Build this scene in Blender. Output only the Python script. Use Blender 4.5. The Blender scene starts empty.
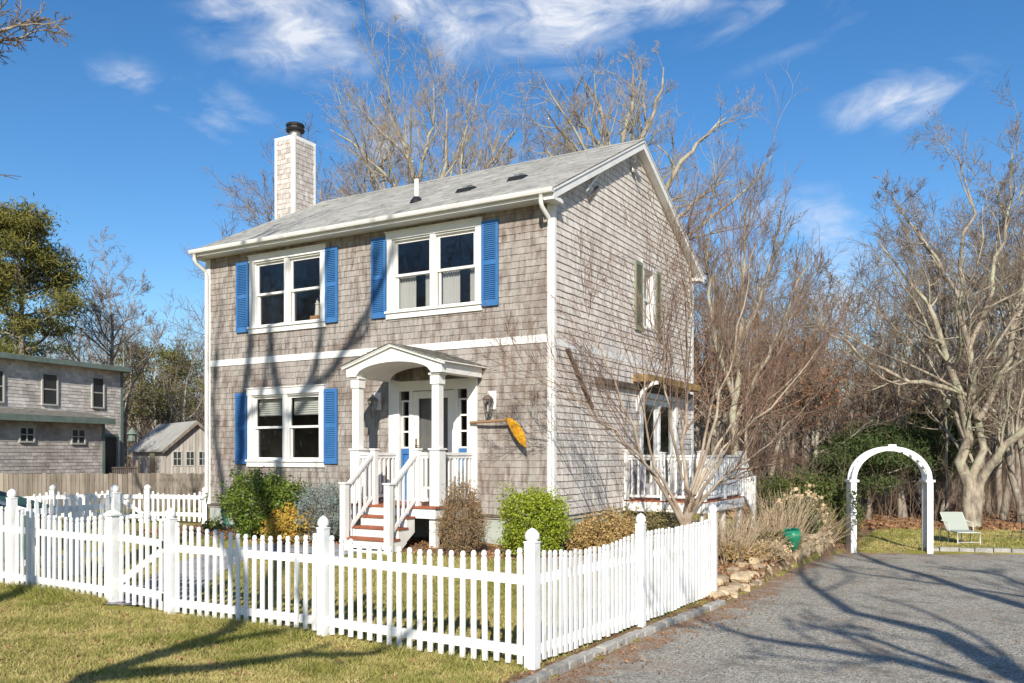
import bpy, math, random
import numpy as np
from mathutils import Vector, Matrix

SC = bpy.context.scene
COL = SC.collection
rng = np.random.default_rng(7)
random.seed(7)
R = math.radians

# ------------------------------------------------------------------ camera
cam = bpy.data.cameras.new("camera")
cam.sensor_width = 36.0
cam.lens = 860.0 / 1024.0 * 36.0
cam.shift_y = 113.5 / 1024.0
cam.clip_start = 0.05
cam.clip_end = 2000
camo = bpy.data.objects.new("camera", cam)
camo.location = (0, 0, 1.9)
camo.rotation_euler = (R(90), 0, 0)
COL.objects.link(camo)
SC.camera = camo

# ------------------------------------------------------------------ sun and sky
SUN_EL = R(30)
sh = Vector((-0.05, -0.998, 0)).normalized()          # horizontal direction towards the sun
to_sun = Vector((sh.x * math.cos(SUN_EL), sh.y * math.cos(SUN_EL), math.sin(SUN_EL)))
sun = bpy.data.lights.new("sun", 'SUN')
sun.energy = 5.0
sun.angle = R(0.38)
sun.color = (1.0, 0.93, 0.82)
suno = bpy.data.objects.new("sun", sun)
suno.rotation_euler = to_sun.to_track_quat('Z', 'Y').to_euler()
suno.location = (0, -20, 30)
COL.objects.link(suno)

world = bpy.data.worlds.new("World")
SC.world = world
world.use_nodes = True
wt = world.node_tree
for n in list(wt.nodes):
    wt.nodes.remove(n)


def pix_dir(px, py):
    return Vector(((px - 512) / 860.0, 1.0, (455 - py) / 860.0)).normalized()


def build_world():
    N = wt.nodes.new
    L = wt.links.new
    out = N('ShaderNodeOutputWorld')
    bg = N('ShaderNodeBackground')
    bg.inputs['Strength'].default_value = 0.095
    L(bg.outputs[0], out.inputs[0])
    sky = N('ShaderNodeTexSky')
    sky.sky_type = 'NISHITA'
    sky.sun_disc = False
    sky.sun_elevation = SUN_EL
    sky.sun_rotation = math.atan2(sh.x, sh.y)
    sky.air_density = 1.0
    sky.dust_density = 0.35
    sky.ozone_density = 2.2
    tc = N('ShaderNodeTexCoord')
    nz = N('ShaderNodeTexNoise')
    nz.inputs['Scale'].default_value = 4.6
    nz.inputs['Detail'].default_value = 9
    nz.inputs['Roughness'].default_value = 0.56
    nz.inputs['Distortion'].default_value = 0.9
    mp = N('ShaderNodeMapping')
    mp.inputs['Scale'].default_value = (1.0, 1.0, 2.4)
    L(tc.outputs['Generated'], mp.inputs['Vector'])
    L(mp.outputs[0], nz.inputs['Vector'])

    def mth(op, a, b=None, clamp=False):
        m = N('ShaderNodeMath')
        m.operation = op
        m.use_clamp = clamp
        for i, v in enumerate((a, b)):
            if v is None:
                continue
            if isinstance(v, (int, float)):
                m.inputs[i].default_value = v
            else:
                L(v, m.inputs[i])
        return m.outputs[0]
    total = None
    clouds = [(295, 25, .13, 1.05), (345, 45, .09, .8), (420, 5, .13, 1.0), (555, 8, .14, 1.1), (600, 25, .09, .7), (470, 20, .10, .6), (655, -15, .13, .8), (125, 78, .05, .6),
              (215, 118, .085, .62), (235, 150, .06, .3), (905, 98, .09, .8), (860, 110, .07, .7), (960, 85, .05, .45),
              (800, 230, .12, .5), (900, 300, .2, .55), (740, 250, .12, .4), (780, 5, .15, .35), (60, 440, .3, .35),
              (500, 165, .09, .45), (390, 150, .08, .4)]
    for (px, py, rad, w) in clouds:
        d = pix_dir(px, py)
        sub = N('ShaderNodeVectorMath')
        sub.operation = 'SUBTRACT'
        L(tc.outputs['Generated'], sub.inputs[0])
        sub.inputs[1].default_value = d
        sc_ = N('ShaderNodeVectorMath')
        sc_.operation = 'MULTIPLY'
        L(sub.outputs[0], sc_.inputs[0])
        sc_.inputs[1].default_value = (1.0, 1.0, 1.9)
        ln = N('ShaderNodeVectorMath')
        ln.operation = 'LENGTH'
        L(sc_.outputs[0], ln.inputs[0])
        q = mth('DIVIDE', ln.outputs['Value'], rad)
        q = mth('SUBTRACT', 1.0, q, True)
        q = mth('MULTIPLY', q, w * 1.0)
        total = q if total is None else mth('MAXIMUM', total, q)
    # cloud = smooth threshold of (mask + noise)
    s = mth('MULTIPLY', nz.outputs['Fac'], 5.0)
    s = mth('ADD', s, -2.85)
    s = mth('ADD', s, mth('MULTIPLY', total, 1.75))
    lim = mth('MULTIPLY', total, 2.4, True)
    s = mth('MULTIPLY', s, lim)
    nz2 = N('ShaderNodeTexNoise')
    nz2.inputs['Scale'].default_value = 15
    nz2.inputs['Detail'].default_value = 8
    nz2.inputs['Roughness'].default_value = 0.62
    nz2.inputs['Distortion'].default_value = 1.4
    mp2 = N('ShaderNodeMapping')
    mp2.inputs['Scale'].default_value = (1.0, .5, 2.2)
    mp2.inputs['Rotation'].default_value = (0, R(24), 0)
    L(tc.outputs['Generated'], mp2.inputs['Vector'])
    L(mp2.outputs[0], nz2.inputs['Vector'])
    s = mth('MULTIPLY', s, mth('ADD', mth('MULTIPLY', nz2.outputs['Fac'], 1.9), -.42))
    s = mth('MULTIPLY', s, .95, True)
    s = mth('POWER', s, 1.1, True)
    s = mth('MULTIPLY', s, 0.86)
    mix = N('ShaderNodeMixRGB')
    L(s, mix.inputs[0])
    hs = N('ShaderNodeHueSaturation')
    hs.inputs['Saturation'].default_value = 1.30
    hs.inputs['Value'].default_value = 1.0
    L(sky.outputs[0], hs.inputs['Color'])
    tint = N('ShaderNodeMixRGB')
    tint.blend_type = 'MULTIPLY'
    tint.inputs[0].default_value = 1
    tint.inputs[2].default_value = SKY_TINT
    L(hs.outputs[0], tint.inputs[1])
    L(tint.outputs[0], mix.inputs[1])
    mix.inputs[2].default_value = (7.6, 7.8, 8.2, 1)
    L(mix.outputs[0], bg.inputs['Color'])


SKY_TINT = (1.06, 1.12, 1.20, 1)
build_world()
SC.view_settings.view_transform = 'Standard'
SC.view_settings.look = 'None'
SC.view_settings.gamma = 1
SC.view_settings.use_curve_mapping = False
SC.view_settings.exposure = 0.38
SC.cycles.max_bounces = 6
SC.cycles.transparent_max_bounces = 8

# ------------------------------------------------------------------ helpers


class MB:
    def __init__(s):
        s.v = []
        s.f = []
        s.t = []

    def quad(s, a, b, c, d, tint=0.5):
        i = len(s.v)
        s.v += [tuple(a), tuple(b), tuple(c), tuple(d)]
        s.f.append((i, i + 1, i + 2, i + 3))
        s.t.append(tint)

    def poly(s, pts, tint=0.5):
        i = len(s.v)
        s.v += [tuple(p) for p in pts]
        s.f.append(tuple(range(i, i + len(pts))))
        s.t.append(tint)

    def hexa(s, p, tint=0.5):
        """8 points: 4 of the bottom ring, 4 of the top ring"""
        i = len(s.v)
        s.v += [tuple(q) for q in p]
        for f in ((0, 3, 2, 1), (4, 5, 6, 7), (0, 1, 5, 4), (1, 2, 6, 5), (2, 3, 7, 6), (3, 0, 4, 7)):
            s.f.append(tuple(i + k for k in f))
            s.t.append(tint)

    def box(s, x0, x1, y0, y1, z0, z1, tint=0.5, P=None):
        p = [(x0, y0, z0), (x1, y0, z0), (x1, y1, z0), (x0, y1, z0), (x0, y0, z1), (x1, y0, z1), (x1, y1, z1), (x0, y1, z1)]
        if P:
            p = [P(*q) for q in p]
        s.hexa(p, tint)

    def bar(s, a, b, w, h, up=(0, 0, 1), tint=0.5):
        a = Vector(a); b = Vector(b)
        d = (b - a).normalized()
        up = Vector(up)
        sd = d.cross(up)
        if sd.length < 1e-4:
            sd = d.cross(Vector((1, 0, 0)))
        sd.normalize()
        u2 = sd.cross(d).normalized()
        sd *= w / 2
        u2 *= h / 2
        s.hexa([a - sd - u2, a + sd - u2, a + sd + u2, a - sd + u2, b - sd - u2, b + sd - u2, b + sd + u2, b - sd + u2], tint)

    def tube(s, pts, r, k=8, cap=True):
        pts = [Vector(p) for p in pts]
        n = len(pts)
        rr = r if isinstance(r, (list, tuple)) else [r] * n
        base = len(s.v)
        ref = Vector((0, 0, 1))
        if abs((pts[-1] - pts[0]).normalized().z) > 0.9:
            ref = Vector((1, 0, 0))
        for i, p in enumerate(pts):
            d = (pts[min(i + 1, n - 1)] - pts[max(i - 1, 0)]).normalized()
            a = d.cross(ref).normalized()
            b = d.cross(a).normalized()
            for j in range(k):
                t = 2 * math.pi * j / k
                s.v.append(tuple(p + (a * math.cos(t) + b * math.sin(t)) * rr[i]))
        for i in range(n - 1):
            for j in range(k):
                s.f.append((base + i * k + j, base + i * k + (j + 1) % k, base + (i + 1) * k + (j + 1) % k, base + (i + 1) * k + j))
                s.t.append(.5)
        if cap:
            s.f.append(tuple(base + j for j in range(k))); s.t.append(.5)
            s.f.append(tuple(base + (n - 1) * k + j for j in range(k - 1, -1, -1))); s.t.append(.5)

    def lathe(s, c, prof, k=12):
        """prof: (radius, z) list"""
        base = len(s.v)
        for (r, z) in prof:
            for j in range(k):
                t = 2 * math.pi * j / k
                s.v.append((c[0] + r * math.cos(t), c[1] + r * math.sin(t), c[2] + z))
        for i in range(len(prof) - 1):
            for j in range(k):
                s.f.append((base + i * k + j, base + i * k + (j + 1) % k, base + (i + 1) * k + (j + 1) % k, base + (i + 1) * k + j))
                s.t.append(.5)
        s.f.append(tuple(base + j for j in range(k))); s.t.append(.5)
        s.f.append(tuple(base + (len(prof) - 1) * k + j for j in range(k - 1, -1, -1))); s.t.append(.5)

    def build(s, name, m, parent=None, smooth=False, bevel=0):
        me = bpy.data.meshes.new(name)
        me.from_pydata(s.v, [], s.f)
        at = me.attributes.new('tint', 'FLOAT', 'FACE')
        at.data.foreach_set('value', np.array(s.t, dtype=np.float32))
        me.materials.append(m)
        if smooth:
            me.polygons.foreach_set('use_smooth', [True] * len(me.polygons))
        me.update()
        o = bpy.data.objects.new(name, me)
        COL.objects.link(o)
        if parent:
            o.parent = parent
        if bevel:
            bm_ = o.modifiers.new('bevel', 'BEVEL')
            bm_.width = bevel
            bm_.segments = 2
            bm_.limit_method = 'ANGLE'
        return o


def np_mesh(name, V, F, m, parent=None, smooth=False, tint=None):
    """V (n,3), F (m,k) all the same k"""
    V = np.asarray(V, dtype=np.float32)
    F = np.asarray(F, dtype=np.int32)
    me = bpy.data.meshes.new(name)
    me.vertices.add(len(V))
    me.vertices.foreach_set('co', V.ravel())
    k = F.shape[1]
    me.loops.add(F.size)
    me.loops.foreach_set('vertex_index', F.ravel())
    me.polygons.add(len(F))
    me.polygons.foreach_set('loop_start', np.arange(0, F.size, k, dtype=np.int32))
    me.polygons.foreach_set('loop_total', np.full(len(F), k, dtype=np.int32))
    if smooth:
        me.polygons.foreach_set('use_smooth', np.ones(len(F), dtype=bool))
    if tint is not None:
        at = me.attributes.new('tint', 'FLOAT', 'FACE')
        at.data.foreach_set('value', np.asarray(tint, dtype=np.float32))
    me.materials.append(m)
    me.update(calc_edges=True)
    o = bpy.data.objects.new(name, me)
    COL.objects.link(o)
    if parent:
        o.parent = parent
    return o


def tag(o, label=None, cat=None, group=None, kind=None):
    if label: o['label'] = label
    if cat: o['category'] = cat
    if group: o['group'] = group
    if kind: o['kind'] = kind
    return o


def empty(name, loc=(0, 0, 0), rz=0, label=None, cat=None, group=None):
    o = bpy.data.objects.new(name, None)
    o.empty_display_size = .2
    o.location = loc
    o.rotation_euler = (0, 0, rz)
    COL.objects.link(o)
    return tag(o, label, cat, group)


def copy_tree(o, parent=None):
    c = o.copy()
    COL.objects.link(c)
    c.parent = parent
    for ch in list(o.children):
        copy_tree(ch, c)
    return c


# ------------------------------------------------------------------ materials
def mat(name, col, rough=.6, col2=None, scale=5, detail=4, bump=0, bscale=None, spec=.3, tint=0, contrast=(.35, .65),
        stretch=(1, 1, 1), metal=0, tcol=None, transl=0, col3=None, scale3=1.0, c3=(.5, .7), randobj=0):
    m = bpy.data.materials.new(name)
    m.use_nodes = True
    t = m.node_tree
    b = t.nodes['Principled BSDF']
    b.inputs['Roughness'].default_value = rough
    b.inputs['Specular IOR Level'].default_value = spec
    b.inputs['Metallic'].default_value = metal
    b.inputs['Base Color'].default_value = (*col, 1)
    N = t.nodes.new
    L = t.links.new
    tc = N('ShaderNodeTexCoord')
    mp = N('ShaderNodeMapping')
    mp.inputs['Scale'].default_value = stretch
    L(tc.outputs['Object'], mp.inputs[0])
    cur = None
    if col2:
        nz = N('ShaderNodeTexNoise')
        nz.inputs['Scale'].default_value = scale
        nz.inputs['Detail'].default_value = detail
        nz.inputs['Roughness'].default_value = .6
        L(mp.outputs[0], nz.inputs['Vector'])
        mr = N('ShaderNodeMapRange')
        mr.inputs[1].default_value = contrast[0]
        mr.inputs[2].default_value = contrast[1]
        L(nz.outputs['Fac'], mr.inputs[0])
        mx = N('ShaderNodeMixRGB')
        mx.inputs[1].default_value = (*col, 1)
        mx.inputs[2].default_value = (*col2, 1)
        L(mr.outputs[0], mx.inputs[0])
        cur = mx.outputs[0]
    if col3:
        nz = N('ShaderNodeTexNoise')
        nz.inputs['Scale'].default_value = scale3
        nz.inputs['Detail'].default_value = 5
        nz.inputs['Roughness'].default_value = .65
        L(tc.outputs['Object'], nz.inputs['Vector'])
        mr = N('ShaderNodeMapRange')
        mr.inputs[1].default_value = c3[0]
        mr.inputs[2].default_value = c3[1]
        L(nz.outputs['Fac'], mr.inputs[0])
        mx = N('ShaderNodeMixRGB')
        if cur: L(cur, mx.inputs[1])
        else: mx.inputs[1].default_value = (*col, 1)
        mx.inputs[2].default_value = (*col3, 1)
        L(mr.outputs[0], mx.inputs[0])
        cur = mx.outputs[0]
    if tint:
        at = N('ShaderNodeAttribute')
        at.attribute_name = 'tint'
        if tcol:
            mx = N('ShaderNodeMixRGB')
            L(at.outputs['Fac'], mx.inputs[0])
            if cur: L(cur, mx.inputs[1])
            else: mx.inputs[1].default_value = (*col, 1)
            mx.inputs[2].default_value = (*tcol, 1)
            cur = mx.outputs[0]
        else:
            mr = N('ShaderNodeMapRange')
            mr.inputs[3].default_value = 1 - tint
            mr.inputs[4].default_value = 1 + tint
            L(at.outputs['Fac'], mr.inputs[0])
            mx = N('ShaderNodeMixRGB')
            mx.blend_type = 'MULTIPLY'
            mx.inputs[0].default_value = 1
            if cur: L(cur, mx.inputs[1])
            else: mx.inputs[1].default_value = (*col, 1)
            L(mr.outputs[0], mx.inputs[2])
            cur = mx.outputs[0]
    if randobj:
        oi = N('ShaderNodeObjectInfo')
        mr = N('ShaderNodeMapRange')
        mr.inputs[3].default_value = 1 - randobj
        mr.inputs[4].default_value = 1 + randobj
        L(oi.outputs['Random'], mr.inputs[0])
        mx = N('ShaderNodeMixRGB')
        mx.blend_type = 'MULTIPLY'
        mx.inputs[0].default_value = 1
        if cur: L(cur, mx.inputs[1])
        else: mx.inputs[1].default_value = (*col, 1)
        L(mr.outputs[0], mx.inputs[2])
        cur = mx.outputs[0]
    if cur:
        L(cur, b.inputs['Base Color'])
    if bump:
        nb = N('ShaderNodeTexNoise')
        nb.inputs['Scale'].default_value = bscale or scale * 3
        nb.inputs['Detail'].default_value = 5
        L(mp.outputs[0], nb.inputs['Vector'])
        bp = N('ShaderNodeBump')
        bp.inputs['Strength'].default_value = bump
        bp.inputs['Distance'].default_value = .02
        L(nb.outputs['Fac'], bp.inputs['Height'])
        L(bp.outputs[0], b.inputs['Normal'])
    if transl:
        tr = N('ShaderNodeBsdfTranslucent')
        if cur: L(cur, tr.inputs[0])
        else: tr.inputs[0].default_value = (*col, 1)
        ms = N('ShaderNodeMixShader')
        ms.inputs[0].default_value = transl
        L(b.outputs[0], ms.inputs[1])
        L(tr.outputs[0], ms.inputs[2])
        L(ms.outputs[0], t.nodes['Material Output'].inputs[0])
    return m


def glass_mat(name, tintc=(.02, .025, .03), mixf=.82):
    m = bpy.data.materials.new(name)
    m.use_nodes = True
    t = m.node_tree
    t.nodes.remove(t.nodes['Principled BSDF'])
    N = t.nodes.new; L = t.links.new
    tr = N('ShaderNodeBsdfTransparent')
    tr.inputs[0].default_value = (mixf, mixf, mixf, 1)
    gl = N('ShaderNodeBsdfGlossy')
    gl.inputs['Roughness'].default_value = .02
    gl.inputs['Color'].default_value = (.9, .95, 1, 1)
    lw = N('ShaderNodeLayerWeight')
    lw.inputs['Blend'].default_value = .5
    pw = N('ShaderNodeMath')
    pw.operation = 'POWER'
    pw.inputs[1].default_value = 3.5
    L(lw.outputs['Facing'], pw.inputs[0])
    fr = N('ShaderNodeMath')
    fr.operation = 'MULTIPLY_ADD'
    fr.inputs[1].default_value = .75
    fr.inputs[2].default_value = .07
    L(pw.outputs[0], fr.inputs[0])
    nz = N('ShaderNodeTexNoise')
    nz.inputs['Scale'].default_value = 1.6
    tc = N('ShaderNodeTexCoord')
    L(tc.outputs['Object'], nz.inputs['Vector'])
    bp = N('ShaderNodeBump')
    bp.inputs['Strength'].default_value = .05
    bp.inputs['Distance'].default_value = .1
    L(nz.outputs['Fac'], bp.inputs['Height'])
    L(bp.outputs[0], gl.inputs['Normal'])
    ms = N('ShaderNodeMixShader')
    L(fr.outputs[0], ms.inputs[0])
    L(tr.outputs[0], ms.inputs[1])
    L(gl.outputs[0], ms.inputs[2])
    L(ms.outputs[0], t.nodes['Material Output'].inputs[0])
    return m


M = {}
M['white'] = mat('white paint', (.78, .77, .74), .55, col2=(.68, .67, .63), scale=2.5, detail=6, bump=.06, bscale=30)
M['fence_white'] = mat('white fence paint', (.79, .79, .77), .55, col2=(.56, .56, .52), scale=3.5, detail=8, contrast=(.50, .74), bump=.1, bscale=25, tint=.07)
M['old_white'] = mat('peeling white paint', (.74, .73, .70), .7, col2=(.30, .27, .24), scale=7, detail=8, contrast=(.56, .66), bump=.2)
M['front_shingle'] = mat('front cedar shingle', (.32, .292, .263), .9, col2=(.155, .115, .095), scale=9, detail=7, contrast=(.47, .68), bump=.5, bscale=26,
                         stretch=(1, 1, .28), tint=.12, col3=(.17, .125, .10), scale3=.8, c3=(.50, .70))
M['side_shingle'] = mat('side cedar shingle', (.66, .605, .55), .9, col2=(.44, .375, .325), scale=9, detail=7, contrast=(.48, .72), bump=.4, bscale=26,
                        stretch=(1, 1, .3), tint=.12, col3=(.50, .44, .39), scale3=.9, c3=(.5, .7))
M['roof'] = mat('asphalt roof shingle', (.405, .40, .37), .95, col2=(.30, .295, .27), scale=1.6, detail=8, bump=.5, bscale=90, tint=.16)
M['porch_roof'] = mat('weathered porch shingle', (.22, .205, .18), .95, col2=(.12, .12, .10), scale=6, detail=8, bump=.5, bscale=60, tint=.25)
M['blue'] = mat('blue shutter paint', (.034, .135, .34), .55, col2=(.05, .16, .36), scale=5, detail=7, spec=.3)
M['olive'] = mat('olive shutter paint', (.25, .26, .18), .6, col2=(.19, .20, .14), scale=4)
M['concrete'] = mat('painted concrete', (.42, .45, .40), .9, col2=(.32, .35, .31), scale=3, detail=6, bump=.3, bscale=30)
M['deck'] = mat('red cedar deck', (.36, .11, .05), .6, col2=(.24, .075, .04), scale=3, stretch=(6, 1, 1))
M['dark'] = mat('dark interior', (.05, .047, .045), .9)
M['interior'] = mat('interior plaster', (.22, .20, .18), .9)
M['glass'] = glass_mat('window glass')
M['curtain'] = mat('sheer curtain', (.75, .76, .72), .9, transl=.4)
M['blind'] = mat('cellular blind', (.55, .57, .52), .9)
M['metal'] = mat('galvanised metal', (.35, .34, .33), .45, metal=.6, col2=(.2, .2, .2), scale=10)
M['black_metal'] = mat('black metal', (.03, .03, .03), .4, metal=.3)
M['pewter'] = mat('pewter metal', (.22, .18, .15), .4, metal=.5)
M['brass'] = mat('brass', (.45, .3, .1), .3, metal=1)
M['wood_dark'] = mat('weathered dark wood', (.085, .065, .05), .9, col2=(.15, .12, .095), scale=6, stretch=(1, .3, 1), bump=.3)  # also colours the gable rod's modelled shadow
M['ochre'] = mat('mossy cedar board', (.36, .23, .075), .9, col2=(.15, .10, .06), scale=5, detail=6, bump=.4)
M['grey_wood'] = mat('silvered fence board', (.26, .225, .185), .95, col2=(.14, .115, .09), scale=2, detail=7, stretch=(3, 3, .3), bump=.3, tint=.2)
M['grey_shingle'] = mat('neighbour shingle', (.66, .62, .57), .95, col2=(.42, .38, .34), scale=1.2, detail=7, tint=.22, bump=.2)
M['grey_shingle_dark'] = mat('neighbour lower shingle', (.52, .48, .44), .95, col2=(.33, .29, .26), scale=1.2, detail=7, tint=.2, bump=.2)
M['green_trim'] = mat('sage green trim', (.17, .22, .19), .7, col2=(.12, .16, .14), scale=3)
M['bark'] = mat('grey bark', (.36, .31, .25), .95, col2=(.12, .095, .075), scale=7, detail=7, stretch=(1, 1, .35), bump=.5, col3=(.42, .40, .31), scale3=1.5, c3=(.5, .62), randobj=.2)
M['bark_pale'] = mat('pale lichened bark', (.42, .36, .27), .95, col2=(.15, .12, .095), scale=6, detail=7, stretch=(1, 1, .4), bump=.5, col3=(.36, .35, .25), scale3=1.2, c3=(.5, .6))
M['twig'] = mat('bare twig', (.27, .215, .16), .95, col2=(.13, .09, .065), scale=2, randobj=.2)
M['twig_red'] = mat('budding twig', (.36, .30, .225), .95, col2=(.26, .165, .12), scale=1.5, contrast=(.5, .7))
M['twig_far'] = mat('far wood twig', (.17, .13, .10), .95, col2=(.25, .20, .16), scale=.25, detail=3)
M['brush'] = mat('dry brush', (.17, .115, .08), .95, col2=(.28, .20, .14), scale=.8, detail=4)
M['maple'] = mat('ornamental bark', (.42, .35, .265), .9, col2=(.22, .16, .115), scale=3, detail=4)
M['maple_twig'] = mat('ornamental twig', (.27, .19, .135), .9, col2=(.15, .085, .06), scale=3)
M['rust_leaf'] = mat('persistent oak leaf', (.32, .16, .085), .8, tint=.4, transl=.3)
M['litter'] = mat('leaf litter', (.24, .13, .065), .9, tint=.45)
M['dry_stem'] = mat('dry perennial stem', (.50, .38, .25), .9, tint=.3)
M['pine'] = mat('pine needles', (.055, .08, .015), .7, tint=1, tcol=(.24, .205, .045), transl=.15)
M['pine_dark'] = mat('dark pine needles', (.035, .06, .02), .7, tint=1, tcol=(.08, .11, .03), transl=.1)
M['stone'] = mat('field stone', (.56, .44, .28), .95, col2=(.27, .21, .14), scale=4, detail=8, bump=.6, bscale=14, tint=.25)
M['granite'] = mat('granite sett', (.38, .36, .32), .9, col2=(.24, .23, .21), scale=6, detail=8, bump=.5, bscale=25, tint=.18)
M['pot_green'] = mat('green glazed pot', (.02, .22, .12), .25, spec=.6)
M['hose'] = mat('green hose', (.03, .16, .13), .4)
M['sling'] = mat('mint sling fabric', (.34, .37, .32), .7)
M['chair_frame'] = mat('white chair tube', (.52, .53, .47), .4)
M['yellow'] = mat('golden carved sign', (.75, .40, .02), .5, col2=(.55, .22, .02), scale=9, detail=3)
M['mulch'] = mat('bark mulch', (.15, .085, .05), .95, col2=(.25, .155, .095), scale=30, bump=.6)
M['slate'] = mat('slate path', (.22, .225, .235), .8, col2=(.31, .31, .315), scale=6, bump=.2, tint=.2)
M['shed_board'] = mat('pale shed board', (.50, .47, .42), .95, col2=(.33, .30, .26), scale=2, detail=6, stretch=(3, 3, .3), tint=.15)
M['shed_green'] = mat('dark green panel', (.035, .085, .065), .6)

# ------------------------------------------------------------------ ground
CX, CY = .68, 14.2
A = Vector((-.865, .501)); B = Vector((.501, .865))
A.normalize(); B.normalize()
EDGE = np.array([(-6.0, -4.5), (-.75, 5.7), (.12, 7.2), (1.26, 9.12), (2.81, 11.5), (4.65, 14.9), (6.0, 17.2), (7.15, 18.6), (9.6, 23), (14, 30)])
FAR = np.array([(7.15, 18.7), (10.7, 18.0), (22, 15.8)])


def seg_dist(x, y, poly):
    best = np.full(x.shape, 1e9)
    sign = np.ones(x.shape)
    for (x0, y0), (x1, y1) in zip(poly[:-1], poly[1:]):
        dx, dy = x1 - x0, y1 - y0
        t = np.clip(((x - x0) * dx + (y - y0) * dy) / (dx * dx + dy * dy), 0, 1)
        ex, ey = x - (x0 + t * dx), y - (y0 + t * dy)
        d = np.hypot(ex, ey)
        s = np.where(dx * (y - y0) - dy * (x - x0) > 0, 1.0, -1.0)
        m = d < best
        best = np.where(m, d, best)
        sign = np.where(m, s, sign)
    return best * sign


def smooth(t):
    t = np.clip(t, 0, 1)
    return t * t * (3 - 2 * t)


def gdrive(x, y):
    return np.interp(y, [-40, 7.3, 18.5, 60], [.05, -.04, -.2, -.25])


def ground(x, y):
    x = np.asarray(x, float); y = np.asarray(y, float)
    d = seg_dist(x, y, EDGE)
    gd = gdrive(x, y)
    v = (x - CX) * B.x + (y - CY) * B.y
    u = (x - CX) * A.x + (y - CY) * A.y
    s = u
    base = np.clip(.018 * (s + 1), -.05, .16)
    lawn = base + (.4 - base) * smooth((v + 5.4) / 4.4)
    lawn = np.where(v > 9, .4 - .3 * smooth((v - 9) / 20), lawn)
    w = smooth((y - 12.3) / 2.5)
    width = 2.6 * (1 - w) + .35 * w
    lift = .04 + .20 * w * (1 - smooth((y - 18.2) / 1.5))
    side = gd + lift + (lawn - gd - lift) * smooth((d - .1) / (width * (1 - w) + 5.5 * w))
    z = np.where(d > 0, side, gd - .03)
    # lawn beyond the drive
    f = seg_dist(x, y, FAR)
    z = np.where((d <= 0) & (f > 0), gd + .03, z)
    n = .02 * np.sin(x * 1.3 + .5) * np.sin(y * 1.1) + .012 * np.sin(x * 3.1 + y * 2.3)
    z = z + np.where((d > .3) | ((d <= 0) & (f > .2)), n, 0)
    return z


def gz(x, y):
    return float(ground(np.array([x]), np.array([y]))[0])


def axis(parts):
    out = []
    for a, b, st in parts:
        out.append(np.arange(a, b, st))
    return np.unique(np.concatenate(out))


xs = axis([(-600, -60, 60), (-60, -16, 4), (-16, 16, .16), (16, 60, 4), (60, 601, 60)])
ys = axis([(-80, -10, 10), (-10, 5, .8), (5, 26, .16), (26, 60, 2), (60, 900, 60)])
X, Y = np.meshgrid(xs, ys)
Z = ground(X, Y)
nx, ny = len(xs), len(ys)
idx = np.arange(nx * ny).reshape(ny, nx)
F = np.stack([idx[:-1, :-1], idx[:-1, 1:], idx[1:, 1:], idx[1:, :-1]], -1).reshape(-1, 4)


def ground_mat():
    m = bpy.data.materials.new('lawn and soil')
    m.use_nodes = True
    t = m.node_tree
    b = t.nodes['Principled BSDF']
    b.inputs['Roughness'].default_value = 1
    b.inputs['Specular IOR Level'].default_value = .1
    N = t.nodes.new; L = t.links.new
    tc = N('ShaderNodeTexCoord')

    def noise(s, d=5, r=.6):
        n = N('ShaderNodeTexNoise')
        n.inputs['Scale'].default_value = s
        n.inputs['Detail'].default_value = d
        n.inputs['Roughness'].default_value = r
        L(tc.outputs['Object'], n.inputs['Vector'])
        return n.outputs['Fac']

    def rng_(v, a, c):
        r = N('ShaderNodeMapRange')
        r.inputs[1].default_value = a
        r.inputs[2].default_value = c
        L(v, r.inputs[0])
        return r.outputs[0]

    def mix(f, a, c):
        x = N('ShaderNodeMixRGB')
        L(f, x.inputs[0])
        for i, q in ((1, a), (2, c)):
            if isinstance(q, tuple): x.inputs[i].default_value = (*q, 1)
            else: L(q, x.inputs[i])
        return x.outputs[0]
    g = mix(rng_(noise(.9, 6), .38, .62), (.27, .27, .045), (.42, .35, .12))
    g = mix(rng_(noise(30, 4), .4, .65), g, (.18, .165, .05))
    g = mix(rng_(noise(2.3, 6, .7), .52, .66), g, (.25, .17, .095))
    soil = mix(rng_(noise(14, 5), .4, .62), (.16, .09, .05), (.30, .20, .12))
    at = N('ShaderNodeAttribute')
    at.attribute_name = 'soil'
    ad = N('ShaderNodeMath')
    ad.operation = 'ADD'
    L(at.outputs['Fac'], ad.inputs[0])
    sb = N('ShaderNodeMath')
    sb.operation = 'MULTIPLY_ADD'
    L(noise(3, 5, .7), sb.inputs[0])
    sb.inputs[1].default_value = .9
    sb.inputs[2].default_value = -.45
    L(sb.outputs[0], ad.inputs[1])
    g = mix(rng_(ad.outputs[0], .42, .58), g, soil)
    L(g, b.inputs['Base Color'])
    bp = N('ShaderNodeBump')
    bp.inputs['Strength'].default_value = .8
    bp.inputs['Distance'].default_value = .03
    L(noise(45, 4), bp.inputs['Height'])
    L(bp.outputs[0], b.inputs['Normal'])
    return m


go = np_mesh('ground', np.stack([X, Y, Z], -1).reshape(-1, 3), F, ground_mat(), smooth=True)
tag(go, kind='structure')


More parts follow.
